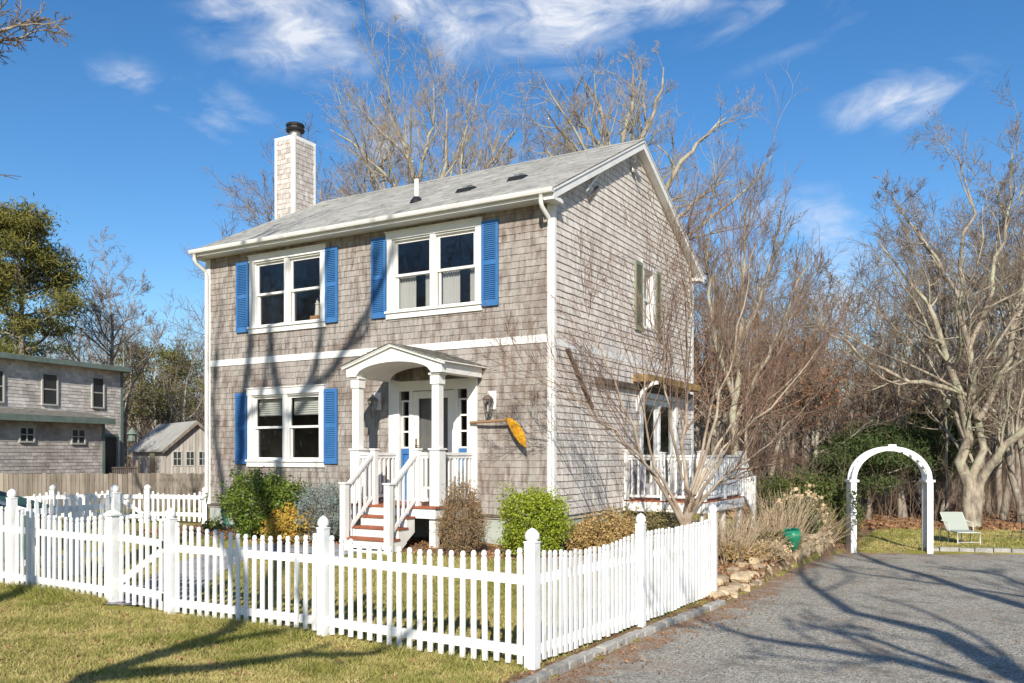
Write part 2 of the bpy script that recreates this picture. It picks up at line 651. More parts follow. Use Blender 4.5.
def soil_mask(x, y):
    d = seg_dist(x, y, EDGE)
    v = (x - CX) * B.x + (y - CY) * B.y
    u = (x - CX) * A.x + (y - CY) * A.y
    s = np.zeros(x.shape)
    s = np.maximum(s, smooth((v + 2.0) / .5) * smooth((1.5 - v) / .5) * smooth((9 - u) / .6) * smooth((u + 2.2) / 1.2))     # bed along the house
    s = np.maximum(s, smooth((1.6 + .5 * np.sin(y) - d) / .5) * smooth((d + .1) / .1) * smooth((y - 12.0) / 1.5))                   # planting bed
    s = np.maximum(s, .62 * smooth((.35 - d) / .2) * smooth((d + .1) / .1))
    s = np.maximum(s, smooth((y - 24.3 + .05 * x) / 1.2))                                                      # woods floor
    return s


at = go.data.attributes.new('soil', 'FLOAT', 'POINT')
at.data.foreach_set('value', soil_mask(X, Y).ravel().astype(np.float32))

# driveway sheet
dx = []
rows = np.concatenate([np.arange(-12, 5, .8), np.arange(5, 18.95, .2)])


def edge_x(y):
    return np.interp(y, EDGE[:, 1], EDGE[:, 0])


V = []
cols = 60
for y in rows:
    x0 = float(edge_x(y))
    for i in range(cols):
        fr = (i / (cols - 1)) ** 1.5
        x = x0 + (24 - x0) * fr
        yy = y
        farY = float(np.interp(x, FAR[:, 0], FAR[:, 1]))
        if x > 7.0: yy = min(y, farY)
        V.append((x, yy, float(gdrive(x, yy)) + .012 * math.sin(x * 1.7) * math.sin(yy * 1.3)))
nr = len(rows)
idx = np.arange(nr * cols).reshape(nr, cols)
F = np.stack([idx[:-1, :-1], idx[:-1, 1:], idx[1:, 1:], idx[1:, :-1]], -1).reshape(-1, 4)


def gravel_mat():
    m = bpy.data.materials.new('gravel chip')
    m.use_nodes = True
    t = m.node_tree
    b = t.nodes['Principled BSDF']
    b.inputs['Roughness'].default_value = .95
    b.inputs['Specular IOR Level'].default_value = .2
    N = t.nodes.new; L = t.links.new
    tc = N('ShaderNodeTexCoord')

    def noise(s, d=5, r=.6):
        n = N('ShaderNodeTexNoise')
        n.inputs['Scale'].default_value = s
        n.inputs['Detail'].default_value = d
        n.inputs['Roughness'].default_value = r
        L(tc.outputs['Object'], n.inputs['Vector'])
        return n.outputs['Fac']

    def rng_(v, a, c):
        r = N('ShaderNodeMapRange')
        r.inputs[1].default_value = a
        r.inputs[2].default_value = c
        L(v, r.inputs[0])
        return r.outputs[0]

    def mix(f, a, c):
        x = N('ShaderNodeMixRGB')
        L(f, x.inputs[0])
        for i, q in ((1, a), (2, c)):
            if isinstance(q, tuple): x.inputs[i].default_value = (*q, 1)
            else: L(q, x.inputs[i])
        return x.outputs[0]
    vo = N('ShaderNodeTexVoronoi')
    vo.inputs['Scale'].default_value = 70
    L(tc.outputs['Object'], vo.inputs['Vector'])
    sep = N('ShaderNodeSeparateColor')
    L(vo.outputs['Color'], sep.inputs[0])
    g = mix(rng_(sep.outputs[0], 0, 1), (.12, .112, .092), (.53, .49, .41))
    g = mix(rng_(noise(.7, 7, .7), .52, .72), g, (.30, .24, .185))
    g = mix(rng_(noise(11, 6, .7), .6, .75), g, (.10, .095, .085))
    g = mix(rng_(noise(1.6, 6, .75), .50, .70), g, (.15, .135, .11))
    at = N('ShaderNodeAttribute')
    at.attribute_name = 'edge'
    ad = N('ShaderNodeMath')
    ad.operation = 'ADD'
    L(at.outputs['Fac'], ad.inputs[0])
    sb = N('ShaderNodeMath')
    sb.operation = 'MULTIPLY_ADD'
    L(noise(4, 6, .75), sb.inputs[0])
    sb.inputs[1].default_value = 2.6
    sb.inputs[2].default_value = -1.4
    L(sb.outputs[0], ad.inputs[1])
    g = mix(rng_(ad.outputs[0], .42, .62), g, mix(rng_(sep.outputs[1], 0, 1), (.15, .09, .055), (.40, .27, .18)))
    L(g, b.inputs['Base Color'])
    bp = N('ShaderNodeBump')
    bp.inputs['Strength'].default_value = .7
    bp.inputs['Distance'].default_value = .008
    L(vo.outputs['Distance'], bp.inputs['Height'])
    L(bp.outputs[0], b.inputs['Normal'])
    return m


dr = np_mesh('driveway', V, F, gravel_mat(), smooth=True)
tag(dr, kind='structure')
Va = np.array(V)
dd = -seg_dist(Va[:, 0], Va[:, 1], EDGE)
ed = .85 * smooth((.9 - dd) / .9)
ed = np.maximum(ed, .8 * smooth((Va[:, 1] - 16.5) / 2.5))
at = dr.data.attributes.new('edge', 'FLOAT', 'POINT')
at.data.foreach_set('value', ed.astype(np.float32))


# slate path inside the fence from the gate to the front steps
def world_uv(u, v, z=0):
    return (CX + A.x * u + B.x * v, CY + A.y * u + B.y * v, z)


pb = MB()
pa = Vector((-4.46, 10.55, 0)); pm = Vector((-5.5, 15.7, 0)); pe = Vector((-2.45, 13.75, 0))
for t in range(40):
    for w in range(5):
        def P(tt, ww):
            f = tt / 40
            c = pa * (1 - f) ** 2 + pm * 2 * f * (1 - f) + pe * f * f
            dv = ((pm - pa) * (1 - f) + (pe - pm) * f).normalized()
            n = Vector((-dv.y, dv.x, 0))
            q = c + n * (ww / 5 - .5) * 1.0
            return (q.x, q.y, gz(q.x, q.y) + .015)
        pb.quad(P(t, w), P(t + 1, w), P(t + 1, w + 1), P(t, w + 1), random.random())
tag(pb.build('path', M['slate']), kind='structure')
# ------------------------------------------------------------------ the shingled house
house = empty('shingled_house', (CX, CY, 0), math.atan2(-A.y, -A.x),
              'two storey shingled house with blue shutters and white trim in the centre of the photo', 'house')
W, D = 8.29, 7.16
RS = .511          # roof slope


def PF(u, z, o=0):      # front wall: u to the left, o outwards
    return (-u, -o, z)


def PS(v, z, o=0):      # side wall: v to the back, o outwards
    return (o, v, z)


def wbox(mb, P, a0, a1, z0, z1, o0, o1, tint=.5):
    p = [P(a0, z0, o0), P(a1, z0, o0), P(a1, z0, o1), P(a0, z0, o1), P(a0, z1, o0), P(a1, z1, o0), P(a1, z1, o1), P(a0, z1, o1)]
    mb.hexa(p, tint)


def shingles(mb, P, a0, a1, z0, z1, openings, e=.116, off=.022, top=None, wmin=.06, wmax=.13):
    """courses of separate shingles, each a tilted slip with a thick butt edge"""
    nrow = int(math.ceil((z1 - z0) / e))
    for k in range(nrow):
        zb = z0 + k * e
        a = a0 - random.random() * .1
        while a < a1:
            w = random.uniform(wmin, wmax)
            lo, hi = max(a, a0), min(a + w - .004, a1)
            a += w
            zt = min(zb + e * 1.85, z1 + .02)
            if hi - lo < .01: continue
            spans = [(lo, hi)]
            for (oa0, oa1, oz0, oz1) in openings:
                if zb < oz1 - .02 and zb + e > oz0 + .02:
                    ns = []
                    for (l, h) in spans:
                        if h <= oa0 or l >= oa1: ns.append((l, h)); continue
                        if l < oa0: ns.append((l, oa0))
                        if h > oa1: ns.append((oa1, h))
                    spans = ns
            tnt = random.random()
            if random.random() < .04: tnt *= .2
            ztr = zt
            for (l, h) in spans:
                zt = ztr
                for (oa0, oa1, oz0, oz1) in openings:
                    if zb < oz0 < zt and h > oa0 and l < oa1: zt = oz0 - .02
                if h - l < .008: continue
                jb = random.uniform(-.004, .004)
                ob = off + random.uniform(-.003, .004)
                zbb = zb + jb
                z_l, z_h = zt, zt
                zl0, zh0 = zbb, zbb
                if top:
                    z_l, z_h = min(zt, top(l)), min(zt, top(h))
                    if z_l <= zbb + .004 and z_h <= zbb + .004: continue
                    zl0, zh0 = min(zbb, z_l), min(zbb, z_h)
                fl = (z_l - zl0) / (e * 1.85); fh = (z_h - zh0) / (e * 1.85)
                mb.quad(P(l, zl0, ob), P(h, zh0, ob), P(h, z_h, ob * (1 - fh) + .002), P(l, z_l, ob * (1 - fl) + .002), tnt)
                mb.quad(P(l, zl0, ob - .018), P(h, zh0, ob - .018), P(h, zh0, ob), P(l, zl0, ob), tnt)


def sheath(mb, P, a0, a1, z0, z1, openings, o0, o1):
    as_ = sorted({a0, a1, *[v for op in openings for v in op[:2]]})
    zs_ = sorted({z0, z1, *[v for op in openings for v in op[2:]]})
    for i in range(len(as_) - 1):
        for j in range(len(zs_) - 1):
            ca, cz = (as_[i] + as_[i + 1]) / 2, (zs_[j] + zs_[j + 1]) / 2
            if any(o[0] < ca < o[1] and o[2] < cz < o[3] for o in openings): continue
            wbox(mb, P, as_[i], as_[i + 1], zs_[j], zs_[j + 1], o0, o1)


# openings (a0,a1,z0,z1)
WIN1 = (5.07, 6.88, 4.52, 5.84)
WIN2 = (1.50, 3.32, 4.54, 5.86)
WIN3 = (5.10, 6.94, 1.80, 3.12)
DOOR = (1.66, 3.14, 1.07, 3.06)
front_open = [WIN1, WIN2, WIN3, DOOR]
SW = (3.98, 4.50, 4.52, 5.72)
SD = (3.92, 5.9, 1.05, 3.08)
side_open = [SW, SD]

RZ = lambda v: 6.185 + RS * min(v + .35, D + .35 - v)          # roof surface height at v


mb = MB()
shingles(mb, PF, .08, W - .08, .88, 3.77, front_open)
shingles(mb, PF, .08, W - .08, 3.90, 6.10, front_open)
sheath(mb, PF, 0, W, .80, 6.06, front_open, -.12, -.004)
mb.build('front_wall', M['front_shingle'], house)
mb = MB()
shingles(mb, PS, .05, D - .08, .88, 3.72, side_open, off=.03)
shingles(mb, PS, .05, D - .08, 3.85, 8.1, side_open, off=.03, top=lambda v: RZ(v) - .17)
sheath(mb, PS, .13, D, .80, 6.06, side_open, -.12, -.004)
for k in range(24):           # gable sheathing in narrow strips
    z0 = 6.06 + k * .08
    half = (RZ(D / 2) - .2 - z0 - .08) / RS
    if half > .05:
        wbox(mb, PS, max(.13, D / 2 - half), min(D, D / 2 + half), z0, z0 + .08, -.12, -.004)
mb.build('side_wall', M['side_shingle'], house)
# far walls (left gable, back)
mb = MB()
mb.box(-W, -W + .12, .13, D, .8, 6.06)
mb.box(-W + .12, -.13, D - .12, D - .002, .8, 6.06)
for k in range(24):
    z0 = 6.06 + k * .08
    half = (RZ(D / 2) - .2 - z0 - .08) / RS
    if half > .05:
        mb.box(-W, -W + .12, D / 2 - half, D / 2 + half, z0, z0 + .08)
mb.build('rear_wall', M['side_shingle'], house)
# floors, ceilings inside
mb = MB()
mb.box(-W + .13, -.13, .13, D - .13, .98, 1.04)
mb.box(-W + .13, -.13, .13, D - .13, 3.6, 3.85)
mb.box(-W + .13, -.13, .13, D - .13, 6.0, 6.05)
mb.box(-W + .13, -.13, 2.4, 2.5, 1.05, 3.59)
mb.box(-W + .13, -.13, 2.4, 2.5, 3.86, 5.99)
mb.box(-4.3, -4.2, .13, 2.39, 3.86, 5.99)
mb.box(-4.3, -4.2, .13, 2.39, 1.05, 3.59)
mb.build('interior_partition', M['interior'], house)
# foundation
mb = MB()
mb.box(-W + .03, -.03, .03, D - .03, -.3, .86)
mb.build('foundation', M['concrete'], house)
mb = MB()
wbox(mb, PF, .02, W - .02, .835, .88, -.02, .02)
mb.build('sill_flashing', M['wood_dark'], house)

# corner boards, band boards
for (x0, x1, y0, y1) in ((-.115, .028, -.03, .13),):
    mb = MB()
    mb.box(-.10, .03, -.03, -.001, .86, 6.069)
    mb.box(.001, .03, -.001, .07, .86, 6.069)
    mb.build('corner_board', M['white'], house, bevel=.004)
mb = MB()
mb.box(-W - .03, -W + .11, -.03, -.001, .86, 6.05)
mb.box(-W - .03, -W - .001, -.001, .12, .86, 6.05)
mb.build('corner_board', M['white'], house)
mb = MB()
mb.box(.001, .03, D - .11, D + .03, .86, 5.98)
mb.build('corner_board', M['white'], house)
mb = MB()
wbox(mb, PF, .102, W - .115, 3.77, 3.90, 0, .032)
mb.build('band_board', M['white'], house)
mb = MB()
wbox(mb, PS, .072, D - .115, 3.72, 3.85, 0, .03)
mb.build('band_board', M['old_white'], house)

# roof
u0, u1 = -.19, W + .06
sl = math.sqrt(1 + RS * RS)


def PRF(u, t, o=0):     # front slope; t along the slope from the eave
    return (-u, -.35 + t / sl - o * RS / sl, 6.20 + t * RS / sl + o / sl)


def PRB(u, t, o=0):
    return (-u, D + .35 - t / sl + o * RS / sl, 6.20 + t * RS / sl + o / sl)


Lr = (D / 2 + .35) * sl
for PR in (PRF, PRB):
    mb = MB()
    wbox(mb, PR, u0, u1, 0, Lr - .008, -.05, -.004)
    wbox(mb, PR, u0 - .012, u1 + .012, -.02, 0, -.02, .006)
    e = .145
    k = 0
    while k * e < Lr - .02:
        t0 = k * e
        u = u0 - .012 - random.random() * .3
        while u < u1 + .012:
            w = random.choice((.16, .2, .3, .34))
            lo, hi = max(u, u0 - .012), min(u + w - .004, u1 + .012)
            u += w
            if hi - lo < .01: continue
            t1 = min(t0 + e * 1.5, Lr)
            ob = random.choice((.008, .008, .013))
            tn = random.random()
            mb.quad(PR(lo, t0, ob), PR(hi, t0, ob), PR(hi, t1, .001), PR(lo, t1, .001), tn)
            mb.quad(PR(lo, t0, 0), PR(hi, t0, 0), PR(hi, t0, ob), PR(lo, t0, ob), tn)
        k += 1
    mb.build('roof', M['roof'], house)
mb = MB()
rz = 6.20 + (D / 2 + .35) * RS
for s in (-1, 1):
    mb.hexa([(-u1, D / 2, rz + .004), (-u0, D / 2, rz + .004), (-u0, D / 2 + s * .13, rz - .13 * RS + .014), (-u1, D / 2 + s * .13, rz - .13 * RS + .014),
             (-u1, D / 2, rz + .024), (-u0, D / 2, rz + .024), (-u0, D / 2 + s * .13, rz - .13 * RS + .026), (-u1, D / 2 + s * .13, rz - .13 * RS + .026)])
mb.build('ridge_cap', M['roof'], house)
# soffits, fascia, rakes
mb = MB()
wbox(mb, PF, u0 + .02, u1 - .02, 6.07, 6.095, .0, .33)
wbox(mb, PF, u0 + .01, u1 - .01, 6.06, 6.185, .33, .35)
mb.build('soffit', M['white'], house)
mb = MB()
mb.box(-u1 + .02, -u0 - .02, D, D + .33, 6.07, 6.095)
mb.box(-u1 + .01, -u0 - .01, D + .33, D + .35, 6.06, 6.185)
mb.build('soffit', M['white'], house)
for side in (0, 1):
    xo = .19 if side == 0 else -W - .06
    xi = .0 if side == 0 else -W
    for s in (0, 1):
        mb = MB()
        def yy(v): return v if s == 0 else D - v
        a, b = -.35, D / 2
        za, zb_ = 6.185, 6.185 + RS * (b - a)
        x_out, x_in = (xo, xo - .022) if side == 0 else (xo, xo + .022)
        mb.hexa([(x_in, yy(a), za - .17), (x_out, yy(a), za - .17), (x_out, yy(b), zb_ - .17), (x_in, yy(b), zb_ - .17),
                 (x_in, yy(a), za - .006), (x_out, yy(a), za - .006), (x_out, yy(b), zb_ - .006), (x_in, yy(b), zb_ - .006)])
        x2 = x_out + (.018 if side == 0 else -.018)
        mb.hexa([(x_out, yy(a), za - .035), (x2, yy(a), za - .035), (x2, yy(b), zb_ - .035), (x_out, yy(b), zb_ - .035),
                 (x_out, yy(a), za - .008), (x2, yy(a), za - .008), (x2, yy(b), zb_ - .008), (x_out, yy(b), zb_ - .008)])
        # rake soffit
        mb.hexa([(xi, yy(a + .02), za - .16), (x_in, yy(a + .02), za - .16), (x_in, yy(b), zb_ - .17), (xi, yy(b), zb_ - .17),
                 (xi, yy(a + .02), za - .14), (x_in, yy(a + .02), za - .14), (x_in, yy(b), zb_ - .15), (xi, yy(b), zb_ - .15)])
        mb.build('rake_board', M['white'], house)
    # cornice returns
    for s in (0, 1):
        mb = MB()
        y0, y1 = (-.348, .0) if s == 0 else (D + .0, D + .348)
        xa, xb = (.003, .188) if side == 0 else (-W - .058, -W - .003)
        zt = 6.0
        lo = 6.02
        yf, yb = (y0, y1) if s == 0 else (y1, y0)
        mb.hexa([(xa, yf, lo), (xb, yf, lo), (xb, yb, lo), (xa, yb, lo), (xa, yf, 6.068), (xb, yf, 6.068), (xb, yb, 6.068), (xa, yb, 6.068)])
        mb.build('cornice_return', M['white'], house)
# gutters
def gutter(y, sgn):
    mb = MB()
    prof = [(0, 6.180), (0, 6.125), (.04, 6.105), (.075, 6.115), (.09, 6.145), (.10, 6.185), (.085, 6.185), (.078, 6.147), (.066, 6.125), (.04, 6.117), (.012, 6.129), (.012, 6.180)]
    n = len(prof)
    xa, xb = -u1 - .01, -u0 + .01
    for i in range(n):
        p, q = prof[i], prof[(i + 1) % n]
        mb.quad((xa, y + sgn * p[0], p[1]), (xb, y + sgn * p[0], p[1]), (xb, y + sgn * q[0], q[1]), (xa, y + sgn * q[0], q[1]))
    for x in (xa, xb):
        for i in range(1, 5):
            mb.quad((x, y + sgn * prof[0][0], 6.18), (x, y + sgn * prof[i][0], prof[i][1]), (x, y + sgn * prof[i + 1][0], prof[i + 1][1]), (x, y + sgn * .05, 6.18))
    return mb.build('gutter', M['white'], house)
gutter(-.352, -1)
gutter(D + .352, 1)
for x in (-.025, -W + .05):
    mb = MB()
    mb.tube([(x, -.39, 6.11), (x, -.39, 6.0), (x, -.35, 5.92), (x, -.12, 5.80), (x, -.075, 5.72), (x, -.075, 5.5), (x, -.075, 1.15), (x, -.09, 1.05), (x, -.22, .95)], .038, 8)
    mb.build('downspout', M['white'], house, smooth=True)


# windows
def window(P, op, n=2, casing=.115, curtain=None, head=.13, blue=True, mainmat='white', grids=None):
    a0, a1, z0, z1 = op
    m = M[mainmat]
    f = MB()
    c = casing
    wbox(f, P, a0 - c, a0, z0, z1, .0, .045)
    wbox(f, P, a1, a1 + c, z0, z1, .0, .045)
    wbox(f, P, a0 - c - .02, a1 + c + .02, z1, z1 + head, 0, .055)
    wbox(f, P, a0 - c - .035, a1 + c + .035, z1 + head, z1 + head + .02, 0, .075)
    wbox(f, P, a0 - c - .02, a1 + c + .02, z0 - .14, z0 - .035, 0, .05)
    mw = .11
    units = []
    wdt = (a1 - a0 - mw * (n - 1)) / n
    for i in range(n):
        ua = a0 + i * (wdt + mw)
        units.append((ua, ua + wdt))
        if i: wbox(f, P, ua - mw, ua, z0, z1, -.06, .04)
    wbox(f, P, a0 - .001, a0 + .03, z0, z1, -.115, .0)
    wbox(f, P, a1 - .03, a1 + .001, z0, z1, -.115, .0)
    wbox(f, P, a0, a1, z1 - .03, z1 - .001, -.115, .02)
    fo = f.build('window', m, house, bevel=.003)
    s = MB()
    wbox(s, P, a0 - c - .03, a1 + c + .03, z0 - .035, z0 + .005, -.11, .08)
    s.build('sill', m, fo)
    for (ua, ub) in units:
        zm = (z0 + z1) / 2
        for (sa, sb, o) in ((zm - .02, z1 - .03, -.03), (z0 + .005, zm + .02, -.065)):
            s = MB()
            t = .045
            x0_, x1_ = ua + .03, ub - .03
            if ua > a0 + .001: x0_ = ua + .012
            if ub < a1 - .001: x1_ = ub - .012
            wbox(s, P, x0_, x0_ + t, sa, sb, o - .03, o)
            wbox(s, P, x1_ - t, x1_, sa, sb, o - .03, o)
            wbox(s, P, x0_ + t, x1_ - t, sb - t, sb, o - .03, o)
            wbox(s, P, x0_ + t, x1_ - t, sa, sa + t, o - .03, o)
            s.build('sash', m, fo)
            g = MB()
            g.quad(P(x0_ + t - .005, sa + t, o - .015), P(x1_ - t + .005, sa + t, o - .015), P(x1_ - t + .005, sb - t, o - .015), P(x0_ + t - .005, sb - t, o - .015))
            g.build('pane', M['glass'], fo)
        if curtain == 'cafe':
            for (ca, cb) in ((ub - .05 - (ub - ua) * .42, ub - .05), (ua + .05, ua + .05 + (ub - ua) * .2)):
                q = MB()
                nn = 26
                for i in range(nn):
                    xa, xb = ca + (cb - ca) * i / nn, ca + (cb - ca) * (i + 1) / nn
                    oa, ob = -.16 + .018 * math.sin(i * 1.5), -.16 + .018 * math.sin((i + 1) * 1.5)
                    q.quad(P(xa, z0 + .03, oa), P(xb, z0 + .03, ob), P(xb, zm - .01, ob), P(xa, zm - .01, oa))
                q.build('curtain', M['curtain'], fo)
        if curtain == 'blind':
            q = MB()
            nb = 9
            zt, zb2 = z1 - .03, z1 - .42
            for i in range(nb):
                za, zb3 = zt + (zb2 - zt) * i / nb, zt + (zb2 - zt) * (i + 1) / nb
                zm3 = (za + zb3) / 2
                q.quad(P(ua + .04, za, -.15), P(ub - .04, za, -.15), P(ub - .04, zm3, -.13), P(ua + .04, zm3, -.13))
                q.quad(P(ua + .04, zm3, -.13), P(ub - .04, zm3, -.13), P(ub - .04, zb3, -.15), P(ua + .04, zb3, -.15))
            q.build('blind', M['blind'], fo)
    return fo


def shutter(P, a0, a1, z0, z1, m):
    s = MB()
    st = .045
    wbox(s, P, a0, a0 + st, z0, z1, .03, .065)
    wbox(s, P, a1 - st, a1, z0, z1, .03, .065)
    zm = (z0 + z1) / 2
    for (za, zb) in ((z0, z0 + .09), (zm - .03, zm + .04), (z1 - .07, z1)):
        wbox(s, P, a0 + st, a1 - st, za, zb, .03, .063)
    for (za, zb) in ((z0 + .09, zm - .03), (zm + .04, z1 - .07)):
        n = int((zb - za) / .034)
        for i in range(n):
            z = za + (i + .5) * (zb - za) / n
            h = (zb - za) / n
            s.hexa([P(a0 + st, z - h * .55, .06), P(a1 - st, z - h * .55, .06), P(a1 - st, z + h * .35, .034), P(a0 + st, z + h * .35, .034),
                    P(a0 + st, z - h * .35, .062), P(a1 - st, z - h * .35, .062), P(a1 - st, z + h * .55, .036), P(a0 + st, z + h * .55, .036)])
    return s.build('shutter', m, house)


w1 = window(PF, WIN1)
w2 = window(PF, WIN2, curtain='cafe')
w3 = window(PF, WIN3, curtain='blind')
for (a, b, z0, z1) in ((7.02, 7.37, 4.43, 5.88), (4.62, 4.93, 4.45, 5.90), (3.45, 3.79, 4.44, 5.93), (1.03, 1.36, 4.46, 5.93), (7.07, 7.40, 1.72, 3.18), (4.63, 4.96, 1.73, 3.18)):
    shutter(PF, a, b, z0, z1, M['blue'])
w4 = window(PS, SW, n=1, curtain='cafe')
shutter(PS, 3.48, 3.86, 4.41, 5.80, M['olive'])
shutter(PS, 4.64, 4.92, 4.38, 5.80, M['olive'])

# entry: sidelights, storm door
dj = MB()
a0, a1, z0, z1 = DOOR
wbox(dj, PF, 1.46, 1.66, 1.07, 3.06, 0, .06)
wbox(dj, PF, 3.14, 3.38, 1.07, 3.06, 0, .06)
wbox(dj, PF, 1.46, 3.38, 3.06, 3.24, 0, .065)
for (p, q) in ((1.88, 1.98), (2.86, 2.94)):
    wbox(dj, PF, p, q, 1.07, 3.06, -.10, .02)
wbox(dj, PF, 1.66, 3.14, 1.00, 1.068, -.11, .05)
dj.build('door_surround', M['white'], house, bevel=.004)
for (p, q) in ((1.66, 1.88), (2.94, 3.14)):
    s = MB()
    wbox(s, PF, p, q, 1.07, 1.24, -.07, -.02)
    wbox(s, PF, p, q, 1.24, 1.92, -.07, -.045)
    wbox(s, PF, p, p + .035, 1.24, 1.92, -.045, -.02)
    wbox(s, PF, q - .035, q, 1.24, 1.92, -.045, -.02)
    wbox(s, PF, p, q, 1.92, 2.02, -.07, -.02)
    so = s.build('sidelight', M['blue'], house)
    s = MB()
    wbox(s, PF, p, p + .035, 2.02, 2.90, -.06, -.015)
    wbox(s, PF, q - .035, q, 2.02, 2.90, -.06, -.015)
    for z in (2.02, 2.31, 2.59, 2.87):
        wbox(s, PF, p + .035, q - .035, z, z + .03, -.06, -.015)
    s.build('muntin', M['white'], so)
    g = MB()
    g.quad(PF(p, 2.02, -.04), PF(q, 2.02, -.04), PF(q, 3.05, -.04), PF(p, 3.05, -.04))
    g.build('pane', M['glass'], so)
d = MB()
p, q = 1.98, 2.86
for (x0, x1, za, zb) in ((p, p + .12, 1.07, 3.05), (q - .12, q, 1.07, 3.05), (p + .12, q - .12, 1.07, 1.33), (p + .12, q - .12, 2.92, 3.05)):
    wbox(d, PF, x0, x1, za, zb, -.03, .005)
do = d.build('storm_door', M['white'], house, bevel=.003)
g = MB()
g.quad(PF(p + .12, 1.33, -.01), PF(q - .12, 1.33, -.01), PF(q - .12, 2.92, -.01), PF(p + .12, 2.92, -.01))
g.build('pane', M['glass'], do)
g = MB()
wbox(g, PF, 2.77, 2.80, 1.95, 2.2, .005, .02)
g.tube([PF(2.785, 2.08, .01), PF(2.785, 2.08, .06), PF(2.70, 2.075, .065)], .01, 6)
g.build('handle', M['brass'], do)
d = MB()      # inner entry door, panelled
wbox(d, PF, p + .02, q - .02, 1.07, 3.05, -.11, -.08)
for (xa, xb) in ((p + .12, 2.38), (2.46, q - .12)):
    for (za, zb) in ((1.25, 1.85), (2.0, 2.85)):
        wbox(d, PF, xa, xb, za, zb, -.08, -.066)
d.build('entry_door', mat('grey entry door', (.20, .20, .19), .5, col2=(.16, .16, .155), scale=2), house, bevel=.008)

# porch roof: shallow gable with an arched fascia
U0, U1, UC = 1.33, 3.35, 2.34
PD = 1.28
zE, zP = 3.43, 3.75
m_ = MB()
n = 28
def arch_z(u):
    t = (u - UC) / .78
    return 3.235 + (.215 * math.sqrt(max(0, 1 - t * t)) if abs(t) < 1 else 0)
def top_z(u):
    return zE + (zP - zE) * (1 - abs(u - UC) / (UC - U0)) - .035
for (o0, o1) in ((PD - .10, PD),):
    us = sorted({U0 + .02 + (U1 - U0 - .04) * i / n for i in range(n + 1)} | {UC - .78, UC + .78, UC})
    for i in range(len(us) - 1):
        a, b = us[i], us[i + 1]
        m_.hexa([PF(a, arch_z(a), o0), PF(b, arch_z(b), o0), PF(b, arch_z(b), o1), PF(a, arch_z(a), o1),
                 PF(a, top_z(a), o0), PF(b, top_z(b), o0), PF(b, top_z(b), o1), PF(a, top_z(a), o1)])
m_.build('porch_arch', M['white'], house)
m_ = MB()
for (a, b) in ((U0 + .02, U0 + .12), (U1 - .12, U1 - .02)):
    wbox(m_, PF, a, b, 3.235, 3.40, .066, PD - .10)
for i in range(24):            # vaulted ceiling
    a = UC - .78 + 1.56 * i / 24; b = UC - .78 + 1.56 * (i + 1) / 24
    m_.hexa([PF(a, arch_z(a), .35), PF(b, arch_z(b), .35), PF(b, arch_z(b), PD - .1), PF(a, arch_z(a), PD - .1),
             PF(a, arch_z(a) + .015, .35), PF(b, arch_z(b) + .015, .35), PF(b, arch_z(b) + .015, PD - .1), PF(a, arch_z(a) + .015, PD - .1)])
for (a, b) in ((U0 + .12, UC - .78), (UC + .78, U1 - .12)):
    wbox(m_, PF, a, b, 3.237, 3.25, .066, PD - .1)
m_.build('porch_ceiling', M['white'], house)
m_ = MB()
m2 = MB()
for s in (-1, 1):
    ue = UC + s * (UC - U0 + .05)
    ze = zE - .05 * .3
    m_.hexa([PF(ue, ze - .02, .025), PF(UC, zP - .02, .025), PF(UC, zP - .02, PD + .06), PF(ue, ze - .02, PD + .06),
             PF(ue, ze, .025), PF(UC, zP, .025), PF(UC, zP, PD + .06), PF(ue, ze, PD + .06)])
    nr_ = 9
    for k in range(nr_):
        f0, f1 = k / nr_, min(1, (k + 1.4) / nr_)
        pz = lambda f: ze + (zP - ze) * f
        pu = lambda f: ue + (UC - ue) * f
        o = .02 - random.random() * .1
        while o < PD + .07:
            w = random.uniform(.08, .17)
            lo, hi = max(o, .022), min(o + w - .004, PD + .08)
            o += w
            if hi - lo < .01: continue
            tn = random.random()
            m2.quad(PF(pu(f0), pz(f0) + .022, lo), PF(pu(f0), pz(f0) + .022, hi), PF(pu(f1), pz(f1) + .003, hi), PF(pu(f1), pz(f1) + .003, lo), tn)
            m2.quad(PF(pu(f0), pz(f0) + .0, lo), PF(pu(f0), pz(f0) + .0, hi), PF(pu(f0), pz(f0) + .022, hi), PF(pu(f0), pz(f0) + .022, lo), tn)
            if hi > PD + .05:
                m2.quad(PF(pu(f0), pz(f0), hi), PF(pu(f1), pz(f1), hi), PF(pu(f1), pz(f1) + .003, hi), PF(pu(f0), pz(f0) + .022, hi), tn)
    # crown moulding on the gable front
    m_.hexa([PF(ue, ze - .055, PD), PF(UC, zP - .055, PD), PF(UC, zP - .055, PD + .045), PF(ue, ze - .055, PD + .045),
             PF(ue, ze - .021, PD), PF(UC, zP - .021, PD), PF(UC, zP - .021, PD + .045), PF(ue, ze - .021, PD + .045)])
m_.build('porch_trim', M['white'], house)
m2.build('porch_roof', M['porch_roof'], house)
# columns
for u in (1.53, 3.20):
    c = MB()
    o = 1.13
    wbox(c, PF, u - .095, u + .095, 1.07, 1.98, o - .095, o + .095)
    wbox(c, PF, u - .115, u + .115, 1.98, 2.01, o - .115, o + .115)
    wbox(c, PF, u - .07, u + .07, 2.01, 3.05, o - .07, o + .07)
    wbox(c, PF, u - .09, u + .09, 3.05, 3.20, o - .09, o + .09)
    wbox(c, PF, u - .11, u + .11, 3.20, 3.234, o - .11, o + .11)
    c.build('porch_column', M['white'], house, bevel=.005)
